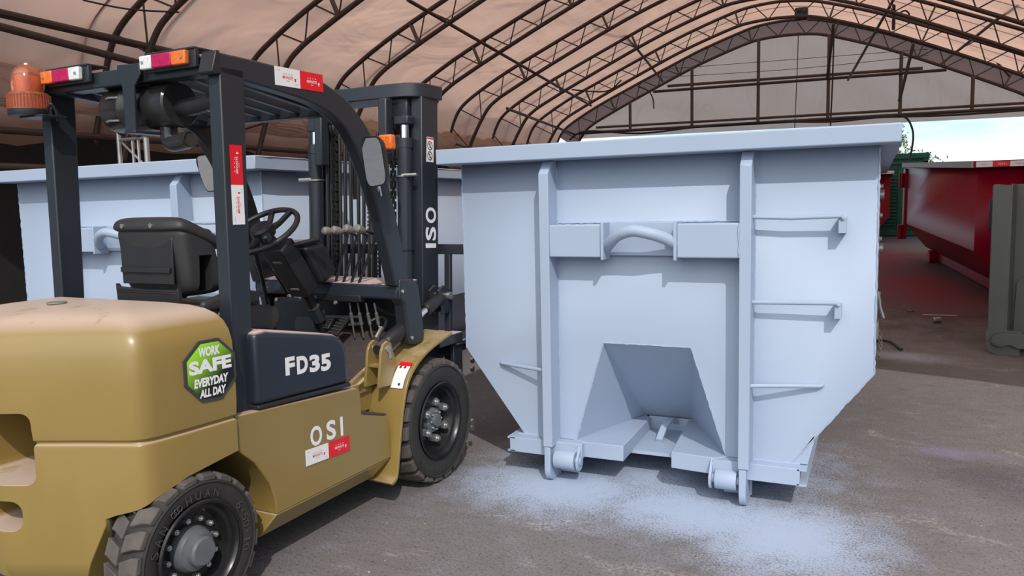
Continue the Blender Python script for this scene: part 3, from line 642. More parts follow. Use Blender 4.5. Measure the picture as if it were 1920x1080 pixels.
def red_bin(label, A, B, width, gA, gB, stickers=True, hgt=1.80):
    """A, B: near and far corner of the left rim (plan); the floor under them is at gA, gB"""
    A = Vector((A[0], A[1], 0)); B = Vector((B[0], B[1], 0)); d = (B - A); L = d.length; rz = math.atan2(d.y, d.x) - PI / 2
    r = thing('hook_lift_bin', label, 'skip bin', (A.x, A.y, gA), rz); r.rotation_euler = (math.atan2(gB - gA, L), 0, rz)
    # local: x right across, y along towards the far end, left rim at x=0
    w2 = width; mb = MB()
    sec = [(.08, hgt), (.08, .72), (.48, .24), (w2 - .48, .24), (w2 - .08, .72), (w2 - .08, hgt)]
    for y in (.12, L): mb.v += [(x, y, z) for x, z in sec]
    for i in range(5): mb.f.append((i, i + 1, i + 7, i + 6))
    mb.f += [tuple(range(6)), tuple(range(11, 5, -1))]
    o = mb.build('shell', M['binred'], r, merge=False, flat=True); s = o.modifiers.new('plate', 'SOLIDIFY'); s.thickness = .006; s.offset = -1
    MB().box((0, -.02, hgt), (w2, .12, hgt + .09)).build('front_rim', M['binred'], r, bevel=.006)
    MB().box((0, .121, hgt), (.12, L + .02, hgt + .09)).build('side_rim', M['bingrey'], r, bevel=.006, label='dull grey rim')
    MB().box((w2 - .12, .121, hgt), (w2, L + .02, hgt + .09)).build('side_rim', M['binred'], r, bevel=.006)
    for x in (w2 / 2 - .55, w2 / 2 + .55):
        MB().prism([(0, .05), (0, hgt - .08), (.07, hgt), (.12, hgt), (.12, .05)], 0, x - .04, x + .04).build('front_rib', M['binred'], r, bevel=.004)
        MB().cyl((x - .03, .05, .11), (x + .12, .05, .11), .06, n=18).build('front_roller', M['binred'], r)
    MB().box((.5, .08, .16), (w2 - .5, .16, .24)).build('front_sill', M['binred'], r)
    for x in (.56, w2 - .62): MB().box((x, .3, .05), (x + .08, L - .2, .24)).build('floor_runner', M['binred'], r)
    MB().cyl((.42, L - .6, .12), (.72, L - .6, .12), .12, n=20).build('rear_roller', M['binred'], r)
    MB().box((.04, L - .16, .42), (.10, L + .05, hgt - .02)).build('door_post', M['binred'], r, bevel=.004)
    for z in (.55, 1.55): MB().cyl((.0, L - .05, z - .14), (.0, L - .05, z + .14), .05, n=12).build('door_hinge', M['binred'], r)
    if stickers:
        for i, c in enumerate('WRW'): sticker(r, (.12 + .19 * i, -.022, hgt + .045), (1, 0, 0), (0, 0, 1), c, .185, .07, .003)
    return r
red_bin('red steel hook-lift bin with a row of red and white stickers on its front rim', (2.71, 7.85), (2.04, 13.35), 2.36, .10, .335)
r2 = red_bin('red steel hook-lift bin far back beside the green container, mostly hidden by the blue bin', (2.03 - 2.36, 19.4), (2.03 - 2.36, 23.9), 2.36, gz(19.4), gz(23.9), stickers=False, hgt=1.86)
for x, c in ((1.86, 'R'), (2.2, 'W')): sticker(r2, (x, -.022, 1.905), (1, 0, 0), (0, 0, 1), c, .33, .08, .003)
# green shipping container
gc = thing('shipping_container', 'dark green shipping container at the far end of the yard under the sky', 'container', (3.08, 24.0, gz(24)))
mb = MB(); mb.box((-2.44, .06, .15), (0, 6.0, 2.48)); mb.build('body', M['green'], gc)
MB().box((-2.46, -.04, 2.44), (.03, 6.02, 2.62)).build('top_rail', M['green'], gc, bevel=.02)
MB().box((-2.46, -.02, 2.28), (.0, .06, 2.36)).build('door_header', M['green'], gc, bevel=.01)
MB().box((-2.46, -.03, .02), (.02, 6.0, .17)).build('bottom_rail', M['green'], gc, bevel=.01)
for x in (-.14, -2.44): MB().box((x, -.02, .15), (x + .14, .07, 2.46)).build('corner_post', M['green'], gc, bevel=.01)
mb = MB()
for i in range(18): mb.box((-2.2, .0, .35 + i * .105), (-.86, .055, .40 + i * .105))
mb.build('louvre_panel', M['green'], gc)
MB().box((-.84, .02, .22), (-.16, .055, 2.25)).build('door_leaf', M['green'], gc, bevel=.006)
for x in (-.42, -.26): MB().cyl((x, .0, .2), (x, .0, 2.4), .022, n=10).build('lock_rod', M['green'], gc)
MB().box((-.62, -.03, 1.05), (-.40, .03, 1.22)).build('lock_box', M['plastic'], gc, bevel=.01)
# olive hook-lift bin at the right edge
ol = thing('hook_lift_bin', 'olive grey hook-lift bin cut off by the right edge of the photo', 'skip bin', (2.61, 4.9, 0), -0.27)
top = 1.645
MB().prism([(0, .20), (0, 1.60), (.02, 1.63), (.05, top), (.30, top), (.30, .20)], 0, 0.0, .055).build('corner_plate', M['olive'], ol, bevel=.004)
MB().box((0, -.004, .20), (.155, .012, top - .01)).build('front_rib', M['olive'], ol, bevel=.008)
MB().box((.15, .0, .20), (.165, .30, top)).build('rib_side', M['olive'], ol, bevel=.003)
arc = [(.10 - .10 * math.cos(t), .10 - .10 * math.sin(t)) for t in [PI / 2 * i / 8 for i in range(9)]]
MB().prism([(-.01, .24)] + [(a_ - .01, b_) for a_, b_ in arc] + [(.28, 0), (.28, .24)], 1, -.006, .02).build('foot_plate', M['olive'], ol, bevel=.003)
MB().prism([(.04, .13), (.07, .09), (.12, .08), (.20, .11), (.26, .08), (.40, .08), (.40, .22), (.10, .22), (.05, .18)], 1, -.05, -.012).build('roller_cheek', M['olive'], ol, bevel=.004)
MB().cyl((.11, -.065, .135), (.11, .03, .135), .035, n=18).build('roller_pin', M['olive'], ol)
MB().cyl((.30, .02, .13), (.55, .02, .13), .07, n=20).build('front_roller', M['olive'], ol)
MB().box((.165, .28, .20), (2.3, .29, top)).build('front_panel', M['olive'], ol)
MB().box((.03, .29, .70), (.06, 2.7, top)).build('side_wall', M['olive'], ol)
MB().hull8([(.06, .29, .70), (.06, 2.7, .70), (.03, 2.7, .70), (.03, .29, .70)], [(.38, .29, .2), (.38, 2.7, .2), (.35, 2.7, .2), (.35, .29, .2)]).build('side_slope', M['olive'], ol)
MB().box((.05, .28, .18), (2.3, 2.7, .2)).build('floor_plate', M['olive'], ol)
MB().prism([(-.0, .95), (.2, 1.10), (.23, 1.16), (2.0, 1.16), (2.0, .30), (-.02, .30)], 1, .26, .285).xform(lambda v: v + Vector((.2, -.02, -.25))).build('doubler_plate', M['olive'], ol)
MB().box((-.032, .05, 1.20), (.0, .30, 1.50)).build('rubber_buffer', M['plastic'], ol, bevel=.012)

# ------------------------------------------------------------------ small things on the floor, tree behind the yard
def fcut(px, py, h):
    y = 6.0
    for _ in range(80):
        q = bp(px, py, 2, gz(y) + h); y = 0.7 * y + 0.3 * max(0.5, min(60, q.y))
    return q
q = fcut(1764, 592, .0); tag(MB().hull8([(-.20, -.01, .004), (.17, -.02, .004), (.17, .02, .004), (-.2, .025, .004)], [(-.20, -.01, .008), (.17, -.02, .012), (.17, .02, .012), (-.2, .025, .008)]).build('plastic_strip', M['paper']), 'pale pink strip lying on the dark floor before the red bin', 'strip').location = q
tin = thing('drink_can', 'small crushed metal can lying near the pink strip', 'can', fcut(1756, 605, 0), 0.6)
MB().lathe([(0, 0), (.028, 0), (.033, .008), (.031, .05), (.033, .09), (.026, .1), (0, .1)], (-.05, 0, .034), 0, 18).build('can_body', M['galv'], tin)
MB().lathe([(0, .001), (.02, .001), (.02, .004), (0, .004)], (.05, 0, .034), 0, 14).build('can_lid', M['white'], tin)
q = fcut(1706, 584, 0); tag(MB().lathe([(0, .03), (.03, .026), (.045, .01), (.04, 0), (0, 0)], (0, 0, 0), 2, 9).build('stone', M['bark']), 'small dark stone on the floor behind the blue bin', 'stone').location = q
cable('floor_cable', [fcut(1640, 640, .02), fcut(1655, 638, .02), fcut(1674, 643, .02), fcut(1688, 654, .02), fcut(1692, 655, .02)], .012, 'short black cable lying on the floor beside the blue bin chain')
# tree
tb = Vector((2.75, 34, gz(34))); tree = thing('tree', 'sparse green tree rising behind the green container', 'tree', tb)
MB().tube([(0, 0, 0), (-.2, .1, 2), (-.5, .1, 4), (-.9, 0, 6.4)], [.20, .17, .13, .05], 10).build('trunk', M['bark'], tree)
lf = MB(); rr = random.Random(3)
for bi in range(20):
    h0 = rr.uniform(2.2, 6.0); a0 = rr.uniform(0, 2 * PI); ln = rr.uniform(.9, 2.0); base = Vector((-.5 + (4 - h0) * .12, .1, h0))
    tip = base + Vector((math.cos(a0) * ln, math.sin(a0) * ln, rr.uniform(.1, .7)))
    MB().tube([base, (base + tip) / 2 + Vector((0, 0, .12)), tip], [.035, .02, .008], 6).build('branch', M['bark'], tree)
    for k in range(130):
        t = rr.uniform(.35, 1.05); c = base + (tip - base) * t + Vector((rr.gauss(0, .22), rr.gauss(0, .22), rr.gauss(0, .18)))
        u = Vector((rr.gauss(0, 1), rr.gauss(0, 1), rr.gauss(0, 1))).normalized() * .085; w_ = u.cross(Vector((rr.gauss(0, 1), rr.gauss(0, 1), rr.gauss(0, 1)))).normalized() * .035
        lf.add([c - u, c + w_, c + u, c - w_], [(0, 1, 2, 3)])
lf.build('foliage', M['leaf'], tree, merge=False)

# ------------------------------------------------------------------ forklift; local x forward, y to its left, z up
FK = thing('forklift', 'gold and dark slate diesel forklift truck parked beside the blue bins', 'forklift', FK_O, FK_YAW)
# counterweight
half = [(.262, -.578), (.16, -.571), (.04, -.562), (-.05, -.551), (-.10, -.540), (-.135, -.516), (-.16, -.470), (-.21, -.345), (-.29, -.16), (-.335, -.06), (-.345, 0)]
h2 = [(v.x, v.y) for v in spline([(a, b, 0) for a, b in half], 4)]
outl = h2 + [(x, -y) for x, y in reversed(h2[:-1])]
def ring(z, d):
    return [(x + d * ((0.262 - x) / 0.607) - d * .35 * (1 - (0.262 - x) / 0.607), y * (1 - d / .578), z) for x, y in outl]
lv = [(.20, .05), (.24, .012), (.30, 0), (.715, 0), (.727, .002), (.733, .012), (.740, .012), (.747, .0), (.80, -.004), (.95, -.004), (1.04, .0), (1.085, .010), (1.12, .028), (1.148, .058), (1.168, .100), (1.182, .16), (1.192, .26), (1.197, .40)]
mb = MB(); n = len(outl)
for z, d in lv: mb.v += ring(z, d)
for i in range(len(lv) - 1):
    for k in range(n): a = i * n + k; b = i * n + (k + 1) % n; mb.f.append((a, b, b + n, a + n))
mb.f += [tuple(range(n - 1, -1, -1)), tuple(range((len(lv) - 1) * n, len(lv) * n))]
cw = mb.build('counterweight', M['gold'], FK, angle=32)
arch = [(.30, .10), (.30, .612), (.268, .602), (.154, .586), (.03, .567), (-.09, .527), (-.175, .474), (-.247, .407), (-.278, .319), (-.292, .10)]
for s_ in (-1, 1): carve(cw, MB().prism(arch, 1, s_ * .393, s_ * .85))
for s_ in (-1, 1):
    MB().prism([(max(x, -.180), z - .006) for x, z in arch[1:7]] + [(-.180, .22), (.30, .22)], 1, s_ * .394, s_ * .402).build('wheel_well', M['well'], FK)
def rrect(y0, y1, z0, z1, r):
    P = []
    for cx, cz, a0 in ((y1 - r, z1 - r, 0), (y0 + r, z1 - r, PI / 2), (y0 + r, z0 + r, PI), (y1 - r, z0 + r, 1.5 * PI)):
        for k in range(5): P.append((cx + r * math.cos(a0 + PI / 2 * k / 4), cz + r * math.sin(a0 + PI / 2 * k / 4)))
    return P
for s_ in (-1, 1): carve(cw, MB().prism([(s_ * .40, .455), (s_ * .25, .12), (s_ * .41, .12), (s_ * .41, .455)], 0, -.6, .02))
carve(cw, MB().prism(rrect(-.168, .168, .585, .845, .035), 0, -.8, .12)); carve(cw, MB().prism(rrect(-.112, .112, .415, .525, .04), 0, -.8, .05))
b_ = cw.modifiers.new('edge', 'BEVEL'); b_.width = .008; b_.segments = 2; b_.limit_method = 'ANGLE'; b_.angle_limit = math.radians(40)
MB().cyl((-.02, .05, 1.196), (-.02, .05, 1.202), .035, n=24).build('filler_cap', M['knob'], FK)
MB().tube([(.08, -.12, .73), (.08, .12, .73)], .07, 16).build('exhaust_silencer', M['gold'], FK)
# safety decal on the counterweight side
dx_ = Vector((1, -.0615, 0)).normalized(); dn = Vector((-.0615, -1, 0)).normalized(); do = Vector((.152, -.5745, .944))
def cy(x): return -.5625 - .0648 * (x - .04)
do = Vector((.152, cy(.152) - .009, .944))
oc = [(-.048, .118), (.040, .118), (.112, .05), (.112, -.05), (.040, -.118), (-.050, -.112), (-.118, -.04), (-.118, .055)]
DV = Vector((0, .0, 1))
def dp(p, l): return do + dx_ * p[0] + DV * p[1] + dn * l
dm = bpy.data.materials.new('green_to_black_print'); dm.use_nodes = True; _t = dm.node_tree; _p = _t.nodes['Principled BSDF']
_c = _t.nodes.new('ShaderNodeTexCoord'); _m = _t.nodes.new('ShaderNodeVectorMath'); _m.operation = 'DOT_PRODUCT'; _m.inputs[1].default_value = (-.55, 0, .83); _t.links.new(_c.outputs['Object'], _m.inputs[0])
_r = _t.nodes.new('ShaderNodeMapRange'); _r.inputs['From Min'].default_value = .66; _r.inputs['From Max'].default_value = .80; _t.links.new(_m.outputs['Value'], _r.inputs['Value'])
_k = _t.nodes.new('ShaderNodeValToRGB'); _k.color_ramp.elements[0].color = (.008, .010, .012, 1); _k.color_ramp.elements[1].color = (.36, .80, .03, 1); _t.links.new(_r.outputs[0], _k.inputs[0]); _t.links.new(_k.outputs[0], _p.inputs['Base Color']); _p.inputs['Roughness'].default_value = .4
dec = MB(); dec.add([dp(p, -.006) for p in oc] + [dp(p, .001) for p in oc], [tuple(range(8)), tuple(range(15, 7, -1))] + [(i, i + 8, (i + 1) % 8 + 8, (i + 1) % 8) for i in range(8)])
dcl = dec.build('safety_decal', M['ink'], FK, label='black octagon decal, green inside, reading WORK SAFE EVERYDAY ALL DAY')
MB().add([dp((p[0] * .9, p[1] * .9), .0018) for p in oc], [tuple(range(8))]).build('decal_face', dm, dcl)
tx = MB()
for s_, x, z, w_, h_, sh in (('WORK', -.006, .075, .095, .036, .12), ('SAFE', -.004, .022, .190, .052, .0), ('EVERYDAY', -.004, -.038, .155, .034, .14), ('ALL DAY', .0, -.080, .120, .032, .14)):
    put_text(tx, s_, dp((x, z), .0026), dx_, (0, 0, 1), w_, h_, bold=.05, shear=sh)
tx.build('lettering', M['white'], dcl, merge=False)

# side frame between the wheels
def side_frame(s_):
    up = [(.272, .735), (1.03, .682), (1.055, .66), (1.06, .545), (1.26, .487), (1.275, .40), (1.281, .262), (.463, .262), (.464, .32), (.437, .405), (.359, .519), (.268, .599)]
    lo = [(1.281, .262), (1.20, .178), (.41, .171), (.463, .262)]
    mb = MB(); mb.prism(up, 1, s_ * .56, s_ * .25)
    A = [(x, s_ * (.56 if z > .25 else .505), z) for x, z in lo]; B = [(x, s_ * .25, z) for x, z in lo]; mb.hull8(A, B)
    return mb.build('side_frame', M['gold'], FK, bevel=.006, merge=False)
side_frame(-1); side_frame(1)
MB().box((.30, -.25, .22), (1.5, .25, .66)).build('chassis', M['navy'], FK, bevel=.01)
MB().hull8([(1.063, -.56, .543), (1.255, -.56, .490), (1.255, -.40, .49), (1.063, -.40, .543)], [(1.063, -.56, .553), (1.255, -.56, .50), (1.255, -.40, .50), (1.063, -.40, .553)]).build('step_mat', M['mat'], FK, bevel=.002)
# lettering and sticker on the side frame: it runs along x with the frame edge
sx = Vector((1, 0, -.055)).normalized()
tx = MB()
for ch, px, py, wd in (('O', 593, 817, .078), ('S', 621, 806, .066), ('I', 640.7, 799, .019)):
    q = fp(px, py, 1, -.5615); put_text(tx, ch, q, sx, (0.0, 0, 1), wd, .091, bold=.03)
tx.build('lettering', M['white'], FK, label='white letters OSI on the gold side', merge=False)
q0, q1 = fp(573, 860, 1, -.5615), fp(655, 830, 1, -.5615); u_ = (q1 - q0).normalized()
sticker(FK, (q0 + q1) / 2, u_, (0, 0, 1), 'WR', (q1 - q0).length / 2, .072, .0022)
# slate cover with the model number
def cover(s_):
    P = [(.393, .742), (.393, 1.047), (.46, 1.050), (.80, .985), (.89, .965), (.945, .935), (.972, .885), (.976, .80), (.976, .718)]
    return MB().prism(P, 1, s_ * .562, s_ * .17).build('side_cover', M['navydust'], FK, bevel=.028, seg=4, angle=50)
cover(-1); cover(1)
MB().box((.393, -.563, .716), (.985, -.37, .735)).xform(lambda v: Vector((v.x, v.y, v.z - (v.x - .393) * .045 + .012))).build('cover_seal', M['plastic'], FK, bevel=.006)
tx = MB()
for ch, px, py, wd in (('F', 544, 686, .052), ('D', 567, 683.5, .062), ('3', 590, 681, .060), ('5', 611, 679, .060)):
    q = fp(px, py, 1, -.5635); put_text(tx, ch, q, Vector((1, 0, -.03)), (0, 0, 1), wd * 1.12, .078, bold=.05)
tx.build('lettering', M['white'], FK, label='white model lettering FD35 on the slate cover', merge=False)
MB().box((.28, -.37, .66), (.94, .37, .93)).build('engine_hood', M['navy'], FK, bevel=.02, seg=3)
MB().box((.27, -.30, .90), (.42, .30, 1.10)).build('hood_hinge', M['navy'], FK, bevel=.02, seg=3)
# floor: flat plate and rising toe board with a mat
MB().hull8([(.95, -.42, .58), (1.30, -.42, .60), (1.30, .42, .60), (.95, .42, .58)], [(.95, -.42, .645), (1.30, -.42, .645), (1.30, .42, .645), (.95, .42, .645)]).build('floor_plate', M['gold'], FK)
MB().hull8([(.97, -.36, .648), (1.27, -.36, .648), (1.27, .36, .648), (.97, .36, .648)], [(.97, -.36, .660), (1.26, -.36, .660), (1.26, .36, .660), (.97, .36, .660)]).build('floor_mat', M['mat'], FK, bevel=.003)
MB().hull8([(1.26, -.345, .645), (1.68, -.345, .83), (1.68, .36, .83), (1.26, .36, .645)], [(1.255, -.345, .660), (1.675, -.345, .846), (1.675, .36, .846), (1.255, .36, .660)]).build('toe_mat', M['mat'], FK, bevel=.003)
MB().hull8([(1.22, -.42, .60), (1.72, -.42, .825), (1.72, .42, .825), (1.22, .42, .60)], [(1.22, -.42, .640), (1.72, -.42, .842), (1.72, .42, .842), (1.22, .42, .640)]).build('toe_board', M['gold'], FK)
MB().box((1.70, -.36, .60), (1.74, .36, 1.06)).build('front_bulkhead', M['navy'], FK)
# front fenders
fpath = [(1.845, .832), (1.70, .80), (1.585, .768), (1.475, .715), (1.395, .64), (1.348, .53), (1.316, .40), (1.275, .21), (1.255, .165), (1.215, .150)]
fpath = [(v.x, v.y) for v in spline([(a, b, 0) for a, b in fpath], 4)]
def fender(s_):
    mb = MB(); m = len(fpath)
    for x, z in fpath:
        for y, dz, dxx in ((.605, 0, 0), (.36, .012, 0), (.36, -.002, 0.012), (.605, -.014, .012)): mb.v.append((x + dxx, s_ * y, z + dz))
    for i in range(m - 1):
        for k in range(4): a = i * 4 + k; b = i * 4 + (k + 1) % 4; mb.f.append((a, b, b + 4, a + 4))
    mb.f += [(0, 1, 2, 3), tuple(range(4 * m - 1, 4 * m - 5, -1))]
    o = mb.build('front_fender', M['goldc'], FK, bevel=.003, angle=50)
    MB().prism([(1.20, .49), (1.33, .49), (1.36, .60), (1.41, .68), (1.30, .70), (1.10, .62), (1.05, .60)], 1, s_ * .40, s_ * .375).build('fender_web', M['goldc'], FK)
    for y in (.520, .436):
        MB().prism([(1.236, .645), (1.245, .83), (1.262, .862), (1.295, .878), (1.330, .862), (1.345, .82), (1.385, .755), (1.385, .735), (1.36, .69), (1.34, .64)], 1, s_ * y, s_ * (y - .016)).xform(lambda v: Vector((v.x + (v.z - .7) * .12 + .03, v.y, v.z - .02))).build('tilt_bracket', M['goldc'], FK, bevel=.003)
    MB().box((1.29, min(s_ * .436, s_ * .506), .725), (1.35, max(s_ * .436, s_ * .506), .735)).build('bracket_web', M['goldc'], FK)
    return o
fender(-1); fender(1)
# fuel label on the right fender
def on_f(t, y):
    k = t * (len(fpath) - 1); i = int(k); f_ = k - i; a, b = fpath[i], fpath[min(i + 1, len(fpath) - 1)]
    return Vector((a[0] + (b[0] - a[0]) * f_, y, a[1] + (b[1] - a[1]) * f_)), Vector((-(b[1] - a[1]), 0, (b[0] - a[0]))).normalized() * -1
lb = MB(); lr = MB(); cells = [(.335 + .014 * k) for k in range(12)]
for mbx, ts in ((lr, cells[:3]), (lb, cells[2:])):
    for t in ts:
        for y in (-.588, -.512):
            p, nn = on_f(t, y)
            if nn.z < 0: nn = -nn
            mbx.v.append(tuple(p + nn * .008 + Vector((0, 0, .004))))
    for i in range(len(ts) - 1): mbx.f.append((2 * i, 2 * i + 1, 2 * i + 3, 2 * i + 2))
l0 = lb.build('fender_label', M['white'], FK, label='white label with a red strip on the fender'); lr.build('label_strip', M['red'], l0)
pp = MB()
for a_, ty in ((.372, -.56), (.372, -.532), (.47, -.562)):
    p, nn = on_f(a_, ty); nn = nn if nn.z > 0 else -nn; pp.cyl(p + nn * .010 + Vector((0, 0, .004)), p + nn * .0105 + Vector((0, 0, .004)), .008, n=8)
pp.build('lettering', M['ink'], l0)  # round printed marks, not letters

# ------------------------------------------------------------------ wheels
def wheel(cx, cz, yo, wd, R, rr, n, s_, front):
    """s_ = -1 right side, 1 left side; yo = outer face"""
    def P(r, h): return (r, h)           # h measured inwards from the outer face
    o = (cx, s_ * yo, cz); prof = [P(rr, .03), P(rr + .012, .012), P(rr + .04, .004), P(R * .84, .0), P(R * .89, .006), P(R * .915, .02), P(R * .935, .05), P(R * .935, wd - .05), P(R * .915, wd - .02), P(R * .89, wd - .006), P(R * .84, wd), P(rr, wd - .03)]
    mb = MB().lathe(prof + [prof[0]], o, 1, 72, -s_)
    w = mb.build('wheel', M['rubber'], FK, angle=40)
    tr = MB()
    for k in range(n):
        for side in (0, 1):
            a0 = 2 * PI * (k + side * .5) / n; da = 2 * PI / n * .74
            y_out, y_sh, y_mid = (.004, .03, wd * .47) if side == 0 else (wd - .004, wd - .03, wd * .53)
            sk = 2 * PI / n * .28
            def q(r, a, h): return (cx + r * math.cos(a), s_ * yo - s_ * h, cz + r * math.sin(a))
            e0, e1 = a0, a0 + da
            lo = [q(R * .89, e0, y_out), q(R * .89, e1, y_out), q(R * .915, e1 + sk, y_mid), q(R * .915, e0 + sk, y_mid)]
            hi = [q(R * .985, e0 + .01, y_sh), q(R * .985, e1 - .01, y_sh), q(R, e1 + sk - .01, y_mid), q(R, e0 + sk + .01, y_mid)]
            lo2 = [q(R * .965, e0 + .004, y_out), q(R * .965, e1 - .004, y_out)]
            vs = lo + hi + lo2
            tr.add(vs, [(0, 3, 2, 1), (4, 5, 6, 7), (0, 1, 9, 8), (8, 9, 5, 4), (0, 8, 4, 7, 3), (1, 2, 6, 5, 9), (2, 3, 7, 6)])
    tr.build('tread_blocks', M['rubberd'], w, bevel=.004, merge=False)
    rg = MB().lathe([(R * .86, -.001), (R * .875, -.004), (R * .89, -.001), (R * .89, .004), (R * .86, .004), (R * .86, -.001)], o, 1, 72, -s_); rg.build('sidewall_ring', M['rubber'], w)
    dish = [(rr + .004, .014), (rr + .010, .004), (rr - .004, .002), (rr - .012, .012), (rr - .016, .03), (rr - .03, .036), (rr - .036, .055)] + ([(rr - .05, .085), (.12, .088), (.06, .088), (0, .088)] if front else [(rr - .042, .070), (.10, .076), (.09, .076), (0, .076)])
    MB().lathe(dish, o, 1, 64, -s_).build('rim', M['rim'], w)
    MB().lathe([(rr - .002, .0), (rr + .006, -.003), (rr + .012, .003), (rr + .006, .008), (rr - .002, .0)], o, 1, 64, -s_).build('lock_ring', M['rim'], w)
    if front:
        MB().lathe([(.072, .09), (.070, .055), (.06, .045), (.040, .043), (.036, .025), (0, .022)], o, 1, 32, -s_).build('hub', M['hub'], w)
        nuts = [(.105, 2 * PI * k / 6 + .52, .0235, .085, .030) for k in range(6)] + [(.050, 2 * PI * k / 8, .008, .05, .034) for k in range(8)]
    else:
        MB().lathe([(.088, .08), (.086, .045), (.076, .028), (.064, .024), (.058, .020), (.056, -.002), (.048, -.010), (0, -.012)], o, 1, 36, -s_).build('hub', M['hub'], w)
        nuts = [(.112, 2 * PI * k / 12 + .12, .0115, .078, .050) for k in range(12)]
    for r_, a, s, h0, h1 in nuts:
        c = Vector((cx + r_ * math.cos(a), 0, cz + r_ * math.sin(a))); y0, y1 = s_ * (yo - h0), s_ * (yo - h1)
        mb = MB().cyl((c.x, y0, c.z), (c.x, y1, c.z), s, n=6); mb.cyl((c.x, y1, c.z), (c.x, y1 + s_ * s * .5, c.z), s * .55, n=12)
        mb.build('wheel_nut', M['steel'], w, bevel=.0015)
    return w
def curved_text(txt, cx, cz, y, r, a_mid, h, da, parent, flip=False):
    mb = MB(); n = len(txt)
    for i, ch in enumerate(txt):
        if ch == ' ': continue
        a = a_mid + ((n - 1) / 2 - i) * da
        rad = Vector((math.cos(a), 0, math.sin(a))); tan = Vector((math.sin(a), 0, -math.cos(a)))
        put_text(mb, ch, Vector((cx, y, cz)) + rad * r, tan, rad, h * (.35 if ch in '1I.-' else .8), h * (.25 if ch in '.-' else 1), bold=.0)
    return mb.build('raised_lettering', M['tyretext'], parent, merge=False)
M['tyretext'] = mat('raised_tyre_rubber', (.07, .066, .064), .5)
RX, RZ, FX, FZ = .055, .276, 1.71, .35
rw = wheel(RX, RZ, .585, .178, .294, .182, 20, -1, False)
for t_, a_ in (('SAN', 2.62), ('HUAN', 1.50), ('6.50-10', .12)): curved_text(t_, RX, RZ, -.5862, .218, a_, .032, .20 if t_ != '6.50-10' else .145, rw)
mb = MB()
for k in (-1, 0, 1):
    a = 2.07 - k * .07; c = Vector((RX + .218 * math.cos(a), -.5862, RZ + .218 * math.sin(a)))
    mb.tube([c + Vector((math.cos(t) * .011, 0, math.sin(t) * .011)) for t in [2 * PI * i / 14 for i in range(14)]], .0016, 6, closed=True)
mb.build('maker_emblem', M['tyretext'], rw)
wheel(RX, RZ, .585, .178, .294, .182, 20, 1, False)
fw = wheel(FX, FZ, .605, .255, .352, .205, 21, -1, True); curved_text('SAN HUAN', FX, FZ, -.6062, .268, -2.0, .026, .12, fw)
wheel(FX, FZ, .605, .255, .352, .205, 21, 1, True)
MB().tube([(FX, -.4, FZ), (FX, .4, FZ)], .10, 16).build('drive_axle', M['navy'], FK)
MB().tube([(RX, -.42, RZ), (RX, .42, RZ)], .06, 14).build('steer_axle', M['navy'], FK)

# ------------------------------------------------------------------ overhead guard
def post(s_):
    yo_, yi_ = (-.516, -.448) if s_ < 0 else (.605, .540)
    ro_, ri_ = (-.516, -.448) if s_ < 0 else (.50, .435)
    lo = [(.242, s_ * .43), (.318, s_ * .516), (.418, s_ * .516), (.40, s_ * .43)]
    z0, z1 = .70, 2.10
    def at(z):
        f_ = (z - .73) / (2.08 - .73)
        return [(.318 + .020 * f_, yi_, z), (.318 + .020 * f_, yo_, z), (.418 + .044 * f_, yo_, z), (.418 + .044 * f_, yi_, z)]
    MB().hull8(at(z0), at(z1)).build('guard_post', M['navy'], FK, bevel=.006)
    # roof side rail bending down into the front leg
    up = [(.328, 2.150), (.62, 2.145), (.88, 2.128), (1.03, 2.085), (1.12, 2.045), (1.20, 1.985), (1.26, 1.93), (1.325, 1.84), (1.40, 1.69), (1.46, 1.53), (1.515, 1.34), (1.572, 1.13)]
    dn_ = [(.338, 2.068), (.60, 2.046), (.83, 2.020), (.94, 1.995), (1.02, 1.965), (1.085, 1.925), (1.14, 1.865), (1.20, 1.775), (1.275, 1.63), (1.335, 1.48), (1.385, 1.33), (1.445, 1.13)]
    U = spline([(a, b, 0) for a, b in up], 4); D = spline([(a, b, 0) for a, b in dn_], 4); mb = MB(); m = len(U)
    for u, d in zip(U, D): mb.v += [(u.x, ro_, u.y), (u.x, ri_, u.y), (d.x, ri_, d.y), (d.x, ro_, d.y)]
    for i in range(m - 1):
        for k in range(4): a = i * 4 + k; b = i * 4 + (k + 1) % 4; mb.f.append((a, b, b + 4, a + 4))
    mb.f += [(0, 1, 2, 3), tuple(range(4 * m - 1, 4 * m - 5, -1))]
    mb.build('guard_rail', M['navy'], FK, bevel=.008, angle=50)
    # corner cap where rail and rear beam meet
    MB().prism([(.296, 2.072), (.322, 2.154), (.340, 2.157), (.340, 2.07), (.31, 2.062)], 1, yi_ - s_ * .006, yo_ + s_ * .003).build('corner_cap', M['plastic'], FK, bevel=.004)
    # front leg foot on the fender
    MB().prism([(1.470, 1.165), (1.60, 1.155), (1.645, 1.12), (1.672, .98), (1.690, .83), (1.665, .800), (1.600, .795), (1.535, .815), (1.525, .90), (1.505, 1.03), (1.47, 1.06)], 1, ro_ + s_ * .009, ri_).build('guard_foot', M['navy'], FK, bevel=.012, seg=3)
    for x, z in ((1.487, 1.10), (1.56, .84)): MB().cyl((x, ro_ + s_ * .008, z), (x, ro_ + s_ * .015, z), .010, n=12).build('bolt', M['steel'], FK)
post(-1); post(1)
MB().box((.335, -.45, 2.075), (.42, .545, 2.142)).build('rear_beam', M['navy'], FK, bevel=.006)
MB().box((1.06, -.45, 1.985), (1.13, .44, 2.06)).build('front_beam', M['navy'], FK, bevel=.006)
